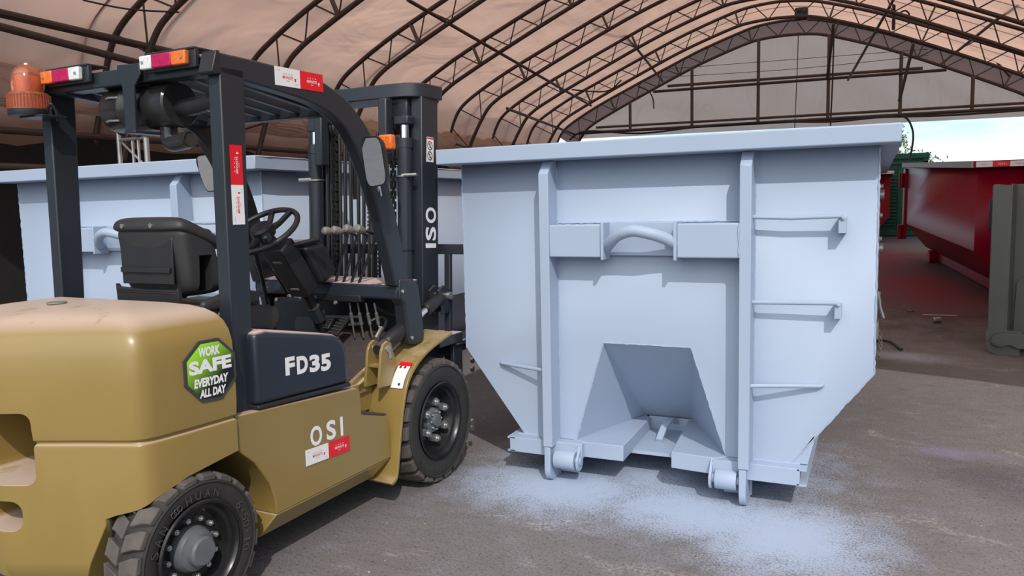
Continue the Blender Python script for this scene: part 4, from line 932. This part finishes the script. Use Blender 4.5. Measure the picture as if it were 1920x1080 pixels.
for k in range(7):
    y = -.375 + k * .125
    MB().hull8([(.40, y - .016, 2.085), (1.07, y - .016, 2.0), (1.07, y + .016, 2.0), (.40, y + .016, 2.085)], [(.40, y - .016, 2.142), (1.07, y - .016, 2.055), (1.07, y + .016, 2.055), (.40, y + .016, 2.142)]).build('roof_bar', M['navy'], FK, bevel=.003)
# tail lights
def tail(y0, y1, flip):
    t = MB().box((.300, y0 - .0, 2.108), (.318, y1 + .0, 2.166)); 
    o = t.build('tail_light', M['plastic'], FK, bevel=.006); w_ = y1 - y0
    segs = [(0, .30, 'amber'), (.30, .74, 'redlens'), (.74, 1.0, 'clear')]
    for a, b, m_ in segs:
        ya, yb = (y1 - a * w_, y1 - b * w_) if not flip else (y0 + a * w_, y0 + b * w_)
        MB().box((.280, min(ya, yb), 2.110), (.302, max(ya, yb), 2.164)).build('lens', M[m_], o, bevel=.005, label={'amber': 'amber lens', 'redlens': 'red lens', 'clear': 'clear lens'}[m_])
    MB().box((.306, y0 - .03, 2.10), (.325, y1 - .01, 2.172)).build('light_plate', M['navy'], o, bevel=.003)
    MB().box((.300, y0 - .03, 2.168), (.40, y1 - .01, 2.176)).build('light_bracket', M['navy'], o, bevel=.002)
    for yy in (y0 + .02, y1 - .02): MB().cyl((.279, yy, 2.137), (.276, yy, 2.137), .006, n=10).build('lens_screw', M['steel'], o)
    return o
tail(.245, .505, False); tail(-.395, -.135, True)
# beacon
bc = MB().box((.235, .44, 1.967), (.345, .60, 1.975)).build('beacon_bracket', M['navy'], FK, bevel=.002)
bo = Vector((.262, .565, 1.975)); r_ = .083
be = MB().lathe([(0, 0), (r_, 0), (r_ + .002, .004), (r_ + .002, .028), (0, .028)], bo, 2, 40).build('beacon', M['plastic'], FK)
MB().lathe([(r_, .028), (r_, .092), (r_ - .006, .098), (r_ - .016, .099)], bo, 2, 40).build('ribbed_collar', M['orange'], be)
mb = MB()
for k in range(40):
    a = 2 * PI * k / 40; c = bo + Vector((math.cos(a) * r_, math.sin(a) * r_, .034)); mb.tube([c, c + Vector((0, 0, .056))], .003, 5)
mb.build('collar_ribs', M['orange'], be)
MB().lathe([(r_ - .016, .098), (r_ - .017, .15), (r_ - .024, .185), (r_ - .040, .208), (.020, .221), (0, .223)], bo, 2, 40).build('dome', M['orange'], be)
MB().lathe([(0, .10), (.030, .10), (.038, .13), (.034, .165), (0, .17)], bo, 2, 20).build('reflector', M['orangein'], be)
MB().box((bo.x - .03, bo.y - .055, bo.z + .11), (bo.x - .02, bo.y + .01, bo.z + .165)).build('reflector_plate', M['amber'], be)
MB().cyl(bo + Vector((0, 0, .22)), bo + Vector((0, 0, .23)), .008, n=10).build('dome_nub', M['white'], be)
MB().tube(spline([bo + Vector((.03, -.07, .01)), bo + Vector((.03, -.10, .05)), bo + Vector((.05, -.105, .02)), bo + Vector((.06, -.10, -.02))], 5), .007, 8).build('beacon_cable', M['hose'], be)
# air cleaner and its T bracket
MB().prism([(.034, 2.150), (-.103, 2.145), (-.103, 2.10), (-.062, 2.055), (-.055, 1.878), (.008, 1.880), (.010, 2.058), (.034, 2.10)], 0, .306, .318).build('cleaner_bracket', M['navy'], FK, bevel=.003)
MB().box((.30, -.06, 1.868), (.52, .01, 1.880)).build('cleaner_arm', M['navy'], FK, bevel=.003)
ac = MB().lathe([(0, -.0), (.078, .0), (.092, .008), (.097, .03), (.097, .12), (.100, .125), (.100, .135), (.097, .14), (.097, .40), (.090, .408), (.05, .41), (0, .41)], (.445, .240, 1.990), 1, 44, -1).build('air_cleaner', M['gloss'], FK)
for a in (2.6, 3.6):
    c = Vector((.445 + .101 * math.cos(a), .13, 1.978 + .101 * math.sin(a))); MB().tube([c + Vector((0, .055, 0)), c + Vector((-.008, .03, .002)), c + Vector((-.004, -.03, 0))], .005, 6).build('clip', M['steel'], ac)
MB().tube(spline([(.445, -.16, 1.972), (.43, -.24, 1.972), (.42, -.34, 1.978), (.40, -.45, 1.985)], 5), .036, 20).build('intake_hose', M['plastic'], ac)
MB().lathe([(.038, 0), (.040, .004), (.040, .02), (.038, .024)], (.425, -.36, 1.979), 1, 28, -1).build('hose_clamp', M['steel'], ac)
MB().tube(spline([(.445, -.085, 1.90), (.445, -.09, 1.845), (.44, -.12, 1.832), (.43, -.19, 1.836), (.42, -.235, 1.84)], 5), .036, 18).build('dust_outlet', M['gloss'], ac)
MB().lathe([(.030, 0), (.030, .03), (0, .03)], (.418, -.238, 1.8405), 1, 24, 1).build('outlet_mouth', M['black'], ac)
MB().box((.395, -.05, 2.0745), (.47, .03, 2.077)).build('maker_plate', M['clear'], ac)
q = fp(235, 240, 0, .5); MB().tube([q + Vector((0, .03, -.01)), q + Vector((0, -.02, .02))], .032, 16).build('reversing_buzzer', M['plastic'], FK)
MB().tube(spline([fp(243, 236, 0, .5), fp(250, 252, 0, .5), fp(258, 256, 0, .6), fp(275, 250, 0, .7)], 4), .006, 8).build('wiring_hose', M['hose'], FK)

# ------------------------------------------------------------------ seat
st = MB()
def seat_section(z, yh, x0, x1, bow):      # plan outline of the backrest shell at height z
    return [(x0 + bow, -yh, z), (x0 + bow * .35, -yh * .86, z), (x0, -yh * .5, z), (x0, yh * .5, z), (x0 + bow * .35, yh * .86, z), (x0 + bow, yh, z), (x1, yh * 1.0, z), (x1 - .02, yh * .8, z), (x1 - .06, yh * .4, z), (x1 - .06, -yh * .4, z), (x1 - .02, -yh * .8, z), (x1, -yh, z)]
secs = [seat_section(1.165, .21, .400, .62, .03), seat_section(1.25, .218, .385, .60, .03), seat_section(1.36, .222, .368, .56, .03), seat_section(1.45, .222, .355, .55, .035), seat_section(1.478, .220, .352, .54, .035)]
for s_ in secs: st.v += s_
for i in range(len(secs) - 1):
    for k in range(12): a = i * 12 + k; b = i * 12 + (k + 1) % 12; st.f.append((a, b, b + 12, a + 12))
st.f += [tuple(range(11, -1, -1)), tuple(range(48, 60))]
se = st.build('seat', M['seat'], FK, angle=50); b_ = se.modifiers.new('sub', 'SUBSURF'); b_.levels = 2; b_.render_levels = 2
cutm = MB().box((.43, -.40, 1.20), (.50, .40, 1.355), Matrix.Translation((.015, 0, 0)))
carve(se, cutm)
tp = MB(); tsec = [seat_section(1.462, .226, .343, .56, .035), seat_section(1.475, .232, .338, .57, .035), seat_section(1.500, .232, .342, .57, .04), seat_section(1.520, .21, .362, .55, .04), seat_section(1.527, .15, .40, .50, .02)]
for s_ in tsec: tp.v += s_
for i in range(4):
    for k in range(12): a = i * 12 + k; b = i * 12 + (k + 1) % 12; tp.f.append((a, b, b + 12, a + 12))
tp.f += [tuple(range(11, -1, -1)), tuple(range(48, 60))]
def drop(v): return Vector((v.x + (.05 if v.x > .5 else 0), v.y, v.z - (.10 * max(0, v.x - .40) / .15)))
o = tp.xform(drop).build('seat_top_roll', M['seat'], se, angle=60); b_ = o.modifiers.new('sub', 'SUBSURF'); b_.levels = 2; b_.render_levels = 2
for y in (.12, -.06): MB().cyl((.344, y, 1.486), (.338, y, 1.486), .010, n=14).build('shell_bolt', M['chrome'], se)
MB().box((.352, -.14, 1.285), (.362, .165, 1.308), ).build('shell_strap', M['plastic'], se, bevel=.002)
mb = MB(); mb.prism([(-.17, 1.215), (-.185, 1.225), (-.19, 1.16), (.20, 1.16), (.205, 1.235), (.19, 1.222), (.02, 1.212)], 0, .352, .372); mb.box((.35, -.17, 1.197), (.357, .19, 1.202)); mb.box((.35, -.17, 1.206), (.357, .19, 1.210))
mb.build('document_pocket', M['plastic'], se, bevel=.003)
MB().prism([(.0, 0), (.0, .0)] and [(-.15, 1.235), (.17, 1.235), (.175, 1.43), (.14, 1.452), (-.12, 1.452), (-.155, 1.43)], 0, .364, .372).build('back_panel', M['plastic'], se, bevel=.003)
cu = MB(); cs = [(.50, 1.08), (.52, 1.13), (.60, 1.145), (.80, 1.10), (.87, 1.085), (.895, 1.05), (.885, 1.00), (.84, .975), (.50, .985)]
cu.prism([(x, z) for x, z in cs], 1, -.25, .25).build('seat_cushion', M['seat'], se, bevel=.035, seg=4, angle=60)
for s_ in (-1, 1):
    MB().prism([(.42, 1.16), (.62, 1.20), (.75, 1.17), (.75, 1.12), (.42, 1.12)], 1, s_ * .255, s_ * .215).build('hip_restraint', M['seat'], se, bevel=.018, seg=3)
MB().box((.40, -.2, .92), (.80, .2, 1.13)).build('seat_base', M['plastic'], se, bevel=.01)

# ------------------------------------------------------------------ steering column, dash, pedals, levers
sc_ = Vector((1.075, .035, 1.437)); sax = Vector((-.56, 0, .83)).normalized(); su = Vector((.83, 0, .56)).normalized(); sv = Vector((0, 1, 0))
def ringp(r, a, h=0): return sc_ + (su * math.cos(a) + sv * math.sin(a)) * r + sax * h
sw = MB().tube([ringp(.190, 2 * PI * k / 48) for k in range(48)], .0145, 12, closed=True).build('steering_wheel', M['plastic'], FK)
for a in (.35, -.35, PI): MB().tube([ringp(.03, a, -.015), ringp(.10, a, -.018), ringp(.184, a, 0)], [.022, .015, .015], 10).build('spoke', M['plastic'], sw)
MB().tube([sc_ - sax * .03, sc_ + sax * .018, sc_ + sax * .03], [.060, .060, .050], 28).build('horn_pad', M['plastic'], sw)
kn = ringp(.19, -2.25); MB().tube([kn, kn + sax * .025, kn + sax * .03, kn + sax * .055, kn + sax * .065], [.008, .008, .020, .022, .012], 14).build('spinner_knob', M['gloss'], sw)
MB().tube([sc_ - sax * .02, sc_ - sax * .10], [.035, .05], 18).build('column_boot', M['plastic'], FK)
# column shroud
ca, cb = Vector((1.125, .0, 1.365)), Vector((1.33, .0, 1.10)); ax_ = (cb - ca).normalized(); px_ = Vector((-ax_.z, 0, ax_.x))
def cq(p, w, d0, d1): return [p + Vector((0, -w, 0)) - px_ * d0, p + Vector((0, w, 0)) - px_ * d0, p + Vector((0, w, 0)) + px_ * d1, p + Vector((0, -w, 0)) + px_ * d1]
co = MB().hull8(cq(ca, .075, .05, .06), cq(cb, .065, .05, .06)).build('column_shroud', M['plastic'], FK, bevel=.012, seg=3)
ds = MB().hull8([(1.24, -.10, 1.345), (1.24, .10, 1.345), (1.40, .10, 1.365), (1.40, -.10, 1.365)], [(1.36, -.105, 1.13), (1.36, .105, 1.13), (1.50, .105, 1.19), (1.50, -.105, 1.19)]).build('instrument_pod', M['plastic'], FK, bevel=.035, seg=4, angle=50)
MB().hull8([(1.25, -.085, 1.366), (1.25, .085, 1.366), (1.385, .085, 1.376), (1.385, -.085, 1.376)], [(1.25, -.085, 1.37), (1.25, .085, 1.37), (1.385, .085, 1.380), (1.385, -.085, 1.380)]).build('dusty_top', M['navydust'], ds)
MB().tube([(1.19, -.07, 1.36), (1.22, -.13, 1.375), (1.24, -.20, 1.39)], [.012, .013, .017], 12).build('gear_stalk', M['plastic'], FK)
MB().tube([(1.19, .07, 1.36), (1.19, .14, 1.37), (1.20, .22, 1.39)], [.012, .012, .015], 12).build('gear_stalk', M['plastic'], FK)
for a in (-.55, .0): 
    q = ca + ax_ * (.08 if a < -.1 else .27) - px_ * .051; MB().box((-.004, -.03, -.008), (.004, .03, .008), Matrix.Translation(q) @ Matrix.Rotation(-.9, 4, 'Y')).build('shroud_slot', M['hub'], co, bevel=.002)
MB().tube([(1.34, 0, 1.09), (1.40, 0, .98), (1.47, 0, .86)], [.028, .022, .022], 14).build('steering_shaft', M['plastic'], FK)
MB().tube([(1.385, -.003, 1.01), (1.43, -.003, .93)], .036, 8).build('universal_joint', M['navy'], FK)
# cowl cross member
MB().hull8([(1.46, -.50, 1.055), (1.46, .50, 1.065), (1.62, .50, 1.065), (1.62, -.50, 1.055)], [(1.47, -.52, 1.135), (1.47, .50, 1.150), (1.66, .50, 1.165), (1.66, -.52, 1.150)]).build('cowl', M['navydust'], FK, bevel=.014, seg=3)
MB().box((1.455, -.27, 1.035), (1.50, .12, 1.075)).build('lever_slot', M['hose'], FK, bevel=.006)
for px in (582, 783): pass
# hydraulic levers
for i, (kx, ky, bx, by, fx, fy) in enumerate(((605, 432, 652, 437, 622, 560), (622, 430, 670, 440, 635, 561), (645, 427, 690, 440, 648, 562), (667, 427, 707, 441, 661, 562))):
    K = fp(kx, ky, 0, 1.33 + .0 * i); Bn = fp(bx, by, 0, 1.475); Ft = fp(fx, fy, 0, 1.49)
    K2 = K + (Bn - K) * .42
    lv_ = MB().tube(spline([K2, Bn + (K - Bn) * .18, Bn + (Ft - Bn) * .03, Bn + (Ft - Bn) * .12], 5) + [Ft], .0082, 8).build('hydraulic_lever', M['gloss'], FK)
    MB().tube([K, K + (Bn - K) * .06, K + (Bn - K) * .22, K2], [.014, .0215, .0215, .012], 14).build('lever_knob', M['knob'], lv_)
    A = fp(655 + i * 15.5, 568, 0, 1.50); Bq = fp(665 + i * 15.5 + i * 1.2, 632, 0, 1.56)
    MB().tube([A, A + (Bq - A) * .28, A + (Bq - A) * .29, A + (Bq - A) * .62, A + (Bq - A) * .63, Bq], [.005, .005, .0095, .0095, .005, .005], 8).build('link_rod', M['steel'], lv_)
MB().tube([fp(598, 594, 0, 1.60), fp(676, 594, 0, 1.60)], .008, 8).build('brake_pipe', M['steel'], FK)
MB().tube([fp(655, 608, 0, 1.60), fp(680, 606, 0, 1.60)], .010, 8).build('brake_pipe', M['steel'], FK)
# brake fluid cup
q = fp(600, 596, 0, 1.60); MB().cyl(q + Vector((0, 0, -.055)), q + Vector((0, 0, .02)), .026, n=18).build('fluid_cup', M['fluid'], FK); MB().cyl(q + Vector((0, 0, .02)), q + Vector((0, 0, .045)), .028, n=18).build('fluid_cap', M['clear'], FK)
# pedals
def pedal(px, py, w, h, X, tilt, roll=0):
    q = fp(px, py, 0, X); Mx = Matrix.Translation(q) @ Matrix.Rotation(roll, 4, 'X') @ Matrix.Rotation(tilt, 4, 'Y')
    p = MB().box((-.008, -w, -h), (.008, w, h), Mx).build('pedal', M['plastic'], FK, bevel=.004)
    mb = MB(); 
    for k in range(6): z = -h * .85 + k * h * 1.7 / 5; mb.box((-.013, -w * .94, z - .004), (-.007, w * .94, z + .004), Mx)
    mb.build('pedal_ribs', M['rubber'], p); return p
pedal(548, 600, .055, .035, 1.45, .75); pedal(606, 606, .060, .040, 1.47, .75); pedal(636, 612, .030, .065, 1.48, .9, .15)
MB().tube([fp(513, 507, 0, 1.28), fp(528, 532, 0, 1.30), fp(538, 552, 0, 1.34)], [.012, .008, .007], 10).build('parking_lever', M['plastic'], FK)
MB().tube(spline([fp(478, 470, 0, 1.20), fp(488, 510, 0, 1.30), fp(496, 545, 0, 1.40), fp(500, 570, 0, 1.45)], 4), [.016] * 4 + [.012] * 5 + [.008] * 4, 10).build('direction_lever', M['plastic'], FK)
MB().tube(spline([fp(700, 570, 1, -.30), fp(716, 583, 1, -.33), fp(735, 590, 1, -.36), fp(760, 590, 1, -.38)], 5), .007, 8).build('hydraulic_hose', M['hose'], FK)
MB().tube(spline([fp(690, 605, 1, -.25), fp(712, 595, 1, -.30), fp(724, 602, 1, -.33), fp(718, 618, 1, -.34), fp(707, 632, 1, -.34)], 5), .010, 8).build('hydraulic_hose', M['hose'], FK)
MB().tube([fp(716, 614, 1, -.34), fp(705, 634, 1, -.34)], .012, 8).build('hose_fitting', M['steel'], FK)
for a, b in (((495, 575), (530, 560)), ((540, 565), (575, 590)), ((575, 560), (590, 600)), ((545, 540), (560, 590))):
    p0, p1 = fp(*a, 0, 1.52), fp(*b, 0, 1.55); MB().tube(spline([p0, (p0 + p1) / 2 + Vector((0, 0, -.03)), p1], 4), .007, 6).build('wiring_hose', M['hose'], FK)
MB().box((1.40, .02, .84), (1.46, .30, 1.05)).build('brake_box', M['navy'], FK, bevel=.01)
for px, py in ((565, 557), (591, 557), (500, 540), (520, 561), (630, 567)): q = fp(px, py, 0, 1.40); MB().cyl(q, q + Vector((-.01, 0, 0)), .010, n=10).build('bolt', M['steel'], FK)

# ------------------------------------------------------------------ tilt cylinders
for s_ in (-1, 1):
    a, b = Vector((1.345, s_ * .470, .815)), Vector((1.98, s_ * .466, 1.02)); d = (b - a).normalized()
    tc_ = MB().tube([a + d * .055, a + d * .075, a + d * .34, a + d * .36], [.030, .043, .043, .036], 24).build('tilt_cylinder', M['plastic'], FK)
    MB().tube([a + d * .34, b - d * .17], .022, 16).build('piston_rod', M['chrome'], tc_)
    MB().tube([b - d * .20, b - d * .19, b - d * .03], [.030, .036, .036], 18).build('rod_end', M['plastic'], tc_)
    MB().tube([a - d * .02, a + d * .07], .030, 14).build('clevis', M['navy'], tc_)
    MB().cyl((a.x, s_ * .415, a.z), (a.x, s_ * .527, a.z), .018, n=16).build('pivot_pin', M['steel'], tc_)
    MB().prism([(a.x - .012, a.z + .02), (a.x + .012, a.z + .02), (a.x + .03, a.z - .05), (a.x + .008, a.z - .055)], 1, s_ * .5205, s_ * .5255).build('lock_plate', M['steel'], tc_, bevel=.002)
    for y in (.49, .43):
        MB().prism([(1.90, 1.06), (1.96, 1.085), (2.03, 1.06), (2.05, .98), (2.02, .92), (1.94, .91), (1.93, .97)], 1, s_ * y, s_ * (y - .016)).build('mast_bracket', M['navy'], FK, bevel=.006)
    MB().cyl((2.0, s_ * .40, 1.02), (2.0, s_ * .512, 1.02), .022, n=16).build('pivot_pin', M['steel'], FK)

# ------------------------------------------------------------------ mast
def lean(v): return Vector((v.x + .05 * (v.z - 1.4), v.y, v.z))
def mpart(mb, name, m, par=FK, bevel=.0, **k): return mb.xform(lean).build(name, M[m], par, bevel=bevel, **k)
for s_ in (-1, 1):
    def bx(x0, x1, y0, y1, z0, z1): return ((x0, min(s_ * y0, s_ * y1), z0), (x1, max(s_ * y0, s_ * y1), z1))
    mb = MB(); mb.box(*bx(1.86, 2.03, .402, .42, .12, 2.17)); mb.box(*bx(1.86, 1.885, .345, .402, .12, 2.17)); mb.box(*bx(2.005, 2.03, .345, .402, .12, 2.17))
    mpart(mb, 'outer_mast_rail', 'navy', bevel=.005)
    mb = MB(); mb.box(*bx(1.90, 2.00, .325, .340, .16, 2.13)); mb.box(*bx(1.90, 1.92, .275, .325, .16, 2.13)); mb.box(*bx(1.98, 2.0, .275, .325, .16, 2.13))
    mpart(mb, 'inner_mast_rail', 'navy', bevel=.004)
    cyl = mpart(MB().tube([(1.825, s_ * .325, .25), (1.825, s_ * .325, 1.90)], .043, 24), 'lift_cylinder', 'navy')
    mpart(MB().tube([(1.825, s_ * .325, 1.88), (1.825, s_ * .325, 1.935)], .047, 24), 'cylinder_head', 'navy', cyl)
    mpart(MB().tube([(1.825, s_ * .325, 1.93), (1.825, s_ * .325, 2.02)], .026, 20), 'piston_rod', 'chrome', cyl)
    mpart(MB().box(*bx(1.79, 1.86, .27, .37, 2.01, 2.06)), 'rod_clamp', 'navy', cyl, bevel=.008)
    mpart(MB().box(*bx(1.83, 1.88, .15, .34, 2.05, 2.17)), 'head_bracket', 'navy', FK, bevel=.01)
    for z in (1.72, 1.30): mpart(MB().tube([(1.825 + .045 * math.cos(t), s_ * (.325 + .045 * math.sin(t)), z) for t in [2 * PI * k / 20 for k in range(20)]], .005, 6, closed=True), 'cylinder_clamp', 'steel' if z > 1.5 else 'hose', cyl)
    mpart(MB().tube([(1.79, s_ * .33, 1.725), (1.79, s_ * .43, 1.725)], .010, 8), 'clamp_bolt', 'steel', cyl)
    # upper bumper brackets hanging from the head bar
    mpart(MB().box(*bx(1.735, 1.80, .205, .262, 1.80, 2.16)), 'head_stop', 'navy', bevel=.008)
    # chain of plates
    mb = MB()
    for k in range(44):
        z = .72 + k * .03
        for j, dy in enumerate((-.012, 0, .012)): 
            if (k + j) % 2 == 0: mb.cbox((1.865, s_ * .215 + dy, z), (.020, .006, .040))
        mb.cbox((1.865, s_ * .215, z + .007), (.009, .038, .009))
    mpart(mb, 'lift_chain', 'hose', merge=False)
    mpart(MB().lathe([(0, -.02), (.065, -.02), (.07, -.012), (.058, -.004), (.058, .004), (.07, .012), (.065, .02), (0, .02)], (1.90, s_ * .215, 2.035), 1, 30), 'chain_sheave', 'plastic')
    mpart(MB().tube([(1.90, s_ * .24, 2.035), (1.90, s_ * .17, 2.035)], .018, 12), 'sheave_pin', 'navy')
# hoses in the mast
hs = [(.155, 1.84, 2.06), (.125, 1.85, 2.06), (.09, 1.86, 1.9), (.05, 1.88, 1.75), (-.02, 1.84, 1.75), (-.05, 1.85, 1.98), (-.085, 1.84, 1.72), (-.12, 1.85, 1.98), (-.16, 1.86, 1.80), (.245, 1.83, 2.05)]
for i, (y, x, zt) in enumerate(hs): mpart(MB().tube(spline([(x, y, .55), (x + .01 * math.sin(i), y + .006 * math.sin(i * 2), 1.0), (x, y, 1.5), (x, y, zt)], 5), .011, 8), 'mast_hose', 'hose')
mpart(MB().tube(spline([(1.86, .155, 2.05), (1.88, .155, 2.105), (1.93, .155, 2.11), (1.97, .155, 2.06), (1.98, .155, 1.6)], 5), .012, 8), 'mast_hose', 'hose')
for y in (-.05, -.12):
    pr = MB(); 
    for k in range(26): pr.cbox((1.838, y, .95 + k * .024), (.0016, .004, .014 if k % 3 else .006))
    mpart(pr, 'hose_print', 'white', merge=False)
# head bar
hb = [(1.80, .40), (1.79, .30), (1.79, -.28), (1.80, -.34), (1.835, -.40), (1.89, -.435), (2.06, -.455), (2.06, -.42), (1.90, -.40), (1.86, -.36), (1.85, -.30), (1.85, .30), (1.86, .36), (1.90, .40), (2.06, .42), (2.06, .455), (1.89, .435), (1.835, .40)]
mpart(MB().prism(hb[:0] + [(1.80, .345), (1.79, .28), (1.79, -.28), (1.80, -.345), (1.835, -.40), (1.89, -.43), (2.06, -.435), (2.06, .435), (1.89, .43), (1.835, .40)], 2, 2.165, 2.245), 'head_bar', 'navy', bevel=.006)
for z in (.35, 1.02): mpart(MB().box((1.96, -.33, z), (2.0, .33, z + .09)), 'mast_crossmember', 'navy', bevel=.006)
mpart(MB().box((1.83, -.12, 1.70), (1.85, -.10, 1.76)), 'work_light_arm', 'navy')
hn = mpart(MB().lathe([(0, -.02), (.05, -.02), (.06, -.01), (.06, .02), (.045, .03), (0, .03)], (1.78, -.165, 1.66), 0, 24), 'horn', 'plastic')
for r in (.018, .03, .042, .054): mpart(MB().tube([(1.758, -.165 + r * math.cos(t), 1.66 + r * math.sin(t)) for t in [2 * PI * k / 22 for k in range(22)]], .004, 6, closed=True), 'horn_grille_ring', 'plastic', hn)
mpart(MB().tube([(1.77, -.165, 1.72), (1.77, -.165, 1.755)], .016, 6), 'horn_bolt', 'steel', hn)
# warning label and letters on the right rail
lq = [fp(a, b, 1, -.4225) for a, b in ((799, 303), (813, 304.5), (813, 258.5), (800, 256))]
wlb = MB().add(lq, [(0, 1, 2, 3)]).build('warning_label', M['white'], FK, label='white warning label with two round symbols')
pr = MB()
for py in (273, 292):
    c = fp(806, py, 1, -.4235); pr.tube([c + Vector((math.cos(t) * .024, 0, math.sin(t) * .024)) for t in [2 * PI * k / 20 for k in range(20)]], .0022, 5, closed=True)
    pr.tube([c + Vector((-.016, 0, .016)), c + Vector((.016, 0, -.016))], .002, 5); pr.tube([c + Vector((0, 0, .014)), c + Vector((0, 0, -.014))], .003, 5)
pr.build('symbol', M['ink'], wlb, merge=False)
a, b = fp(800.5, 257, 1, -.4232), fp(813, 259.5, 1, -.4232); MB().add([a, b, b + Vector((0, 0, -.008)), a + Vector((0, 0, -.008))], [(0, 1, 2, 3)]).build('label_strip', M['red'], wlb)
tx = MB()
for ch, py, hh in (('O', 403.5, .092), ('S', 438, .080), ('I', 460.5, .027)):
    c = fp(808, py, 1, -.4225); put_text(tx, ch, c, (0.05, 0, 1), (-1, 0, .05), hh, .112, bold=.03)
tx.build('lettering', M['white'], FK, label='white letters OSI turned sideways on the mast', merge=False)
# carriage, backrest, forks
mpart(MB().box((2.06, -.50, .30), (2.10, .50, .42)), 'carriage_bar', 'navy', bevel=.006); mpart(MB().box((2.06, -.50, .66), (2.10, .50, .76)), 'carriage_bar', 'navy', bevel=.006)
for y in (-.48, .44): mpart(MB().box((2.06, y, .30), (2.09, y + .04, 1.26)), 'backrest_post', 'navy', bevel=.004)
mpart(MB().box((2.06, -.58, 1.26), (2.09, .58, 1.32)), 'backrest_rail', 'navy', bevel=.004)
for y in (-.25, -.08, .08, .25): mpart(MB().box((2.065, y - .012, .76), (2.085, y + .012, 1.27)), 'backrest_bar', 'navy', bevel=.002)
for y in (-.34, .22): mpart(MB().box((2.10, y, .06), (2.145, y + .12, .74)), 'fork_shank', 'navy', bevel=.005)
for px, py in ((884, 676), (884, 692), (884, 790), (884, 802)): q = fp(px, py, 1, -.50); MB().cyl(q, q + Vector((0, -.014, 0)), .018, n=6).build('carriage_bolt', M['steel'], FK)
MB().box((1.80, -.55, .74), (2.06, -.36, .80)).build('front_step', M['navydust'], FK, bevel=.006)
MB().box((2.00, -.52, .12), (2.10, -.49, .72)).build('carriage_side', M['navy'], FK, bevel=.004)

# ------------------------------------------------------------------ mirrors, indicator
def pane(quad, name_m, r=.03):
    pass
mc = [fp(678, 257, 0, 1.185), fp(716, 254, 0, 1.140), fp(730, 346, 0, 1.165), fp(692, 353, 0, 1.210)]
c0 = sum(mc, Vector()) / 4
def rounded(q, k=.30):
    P = []; n = len(q)
    for i in range(n):
        a, b, c = q[i - 1], q[i], q[(i + 1) % n]
        for t in (0, .25, .5, .75, 1):
            p0, p1 = b + (a - b) * k, b + (c - b) * k; P.append((p0 * (1 - t) + b * t) * (1 - t) + (b * (1 - t) + p1 * t) * t)
    return P
def mirror(q, nrm, k, arm):
    P = rounded(q, k); n = len(P); nrm = nrm.normalized(); mid = sum(P, Vector()) / n
    def ins(f): return [mid + (p - mid) * f for p in P]
    A, B, C = [p + nrm * .010 for p in P], [p for p in P], [p - nrm * .022 for p in ins(.86)]
    mb = MB().add(A + B + C, [(i, i + n, (i + 1) % n + n, (i + 1) % n) for i in range(n)] + [(i + n, i + 2 * n, (i + 1) % n + 2 * n, (i + 1) % n + n) for i in range(n)] + [tuple(range(3 * n - 1, 2 * n - 1, -1)), tuple(range(n))])
    o = mb.build('mirror', M['plastic'], FK, angle=50)
    MB().add([p + nrm * .0112 for p in ins(.94)], [tuple(range(n))]).build('mirror_glass', M['mirror'], o)
    MB().tube(spline(arm, 4), .008, 8).build('mirror_arm', M['chrome'], o); return o
mirror(mc, (mc[1] - mc[0]).cross(mc[3] - mc[0]) * (1 if (mc[1] - mc[0]).cross(mc[3] - mc[0]).x < 0 else -1), .26, [c0 + Vector((.03, 0, 0)), c0 + Vector((.06, .03, -.10)), c0 + Vector((.10, .05, -.16))])
ml = [fp(365, 292, 0, 1.185), fp(406, 287, 0, 1.225), fp(409, 358, 0, 1.255), fp(388, 361, 0, 1.215)]; c1 = sum(ml, Vector()) / 4
mirror(ml, (ml[1] - ml[0]).cross(ml[3] - ml[0]) * (1 if (ml[1] - ml[0]).cross(ml[3] - ml[0]).x < 0 else -1), .30, [c1 + Vector((.03, 0, 0)), c1 + Vector((.08, -.06, .03)), c1 + Vector((.14, -.12, .03))])
ti = fp(722, 267, 1, -.50)
il = MB().cbox(ti + Vector((.045, -.005, 0)), (.050, .075, .075)).build('turn_indicator', M['plastic'], FK, bevel=.008)
MB().cbox(ti + Vector((.005, -.008, 0)), (.045, .085, .078)).build('indicator_lens', M['amber'], il, bevel=.012, seg=3)
MB().box((ti.x - .03, -.50, ti.z - .05), (ti.x + .06, -.45, ti.z - .035)).build('indicator_bracket', M['navy'], FK)
# ratio stickers on the guard
q0, q1 = fp(515, 141, 1, -.5165), fp(605, 157, 1, -.5165); u_ = (q1 - q0).normalized()
sticker(FK, (q0 + q1) / 2, u_, Vector((0, 0, 1)), 'WR', (q1 - q0).length / 2, .078, .0022)
q0, q1 = fp(448, 421, 1, -.5165), fp(441, 272, 1, -.5165); u_ = (q1 - q0).normalized()
sticker(FK, (q0 + q1) / 2, u_, Vector((-1, 0, 0)), 'WR', (q1 - q0).length / 2, .062, .0022)
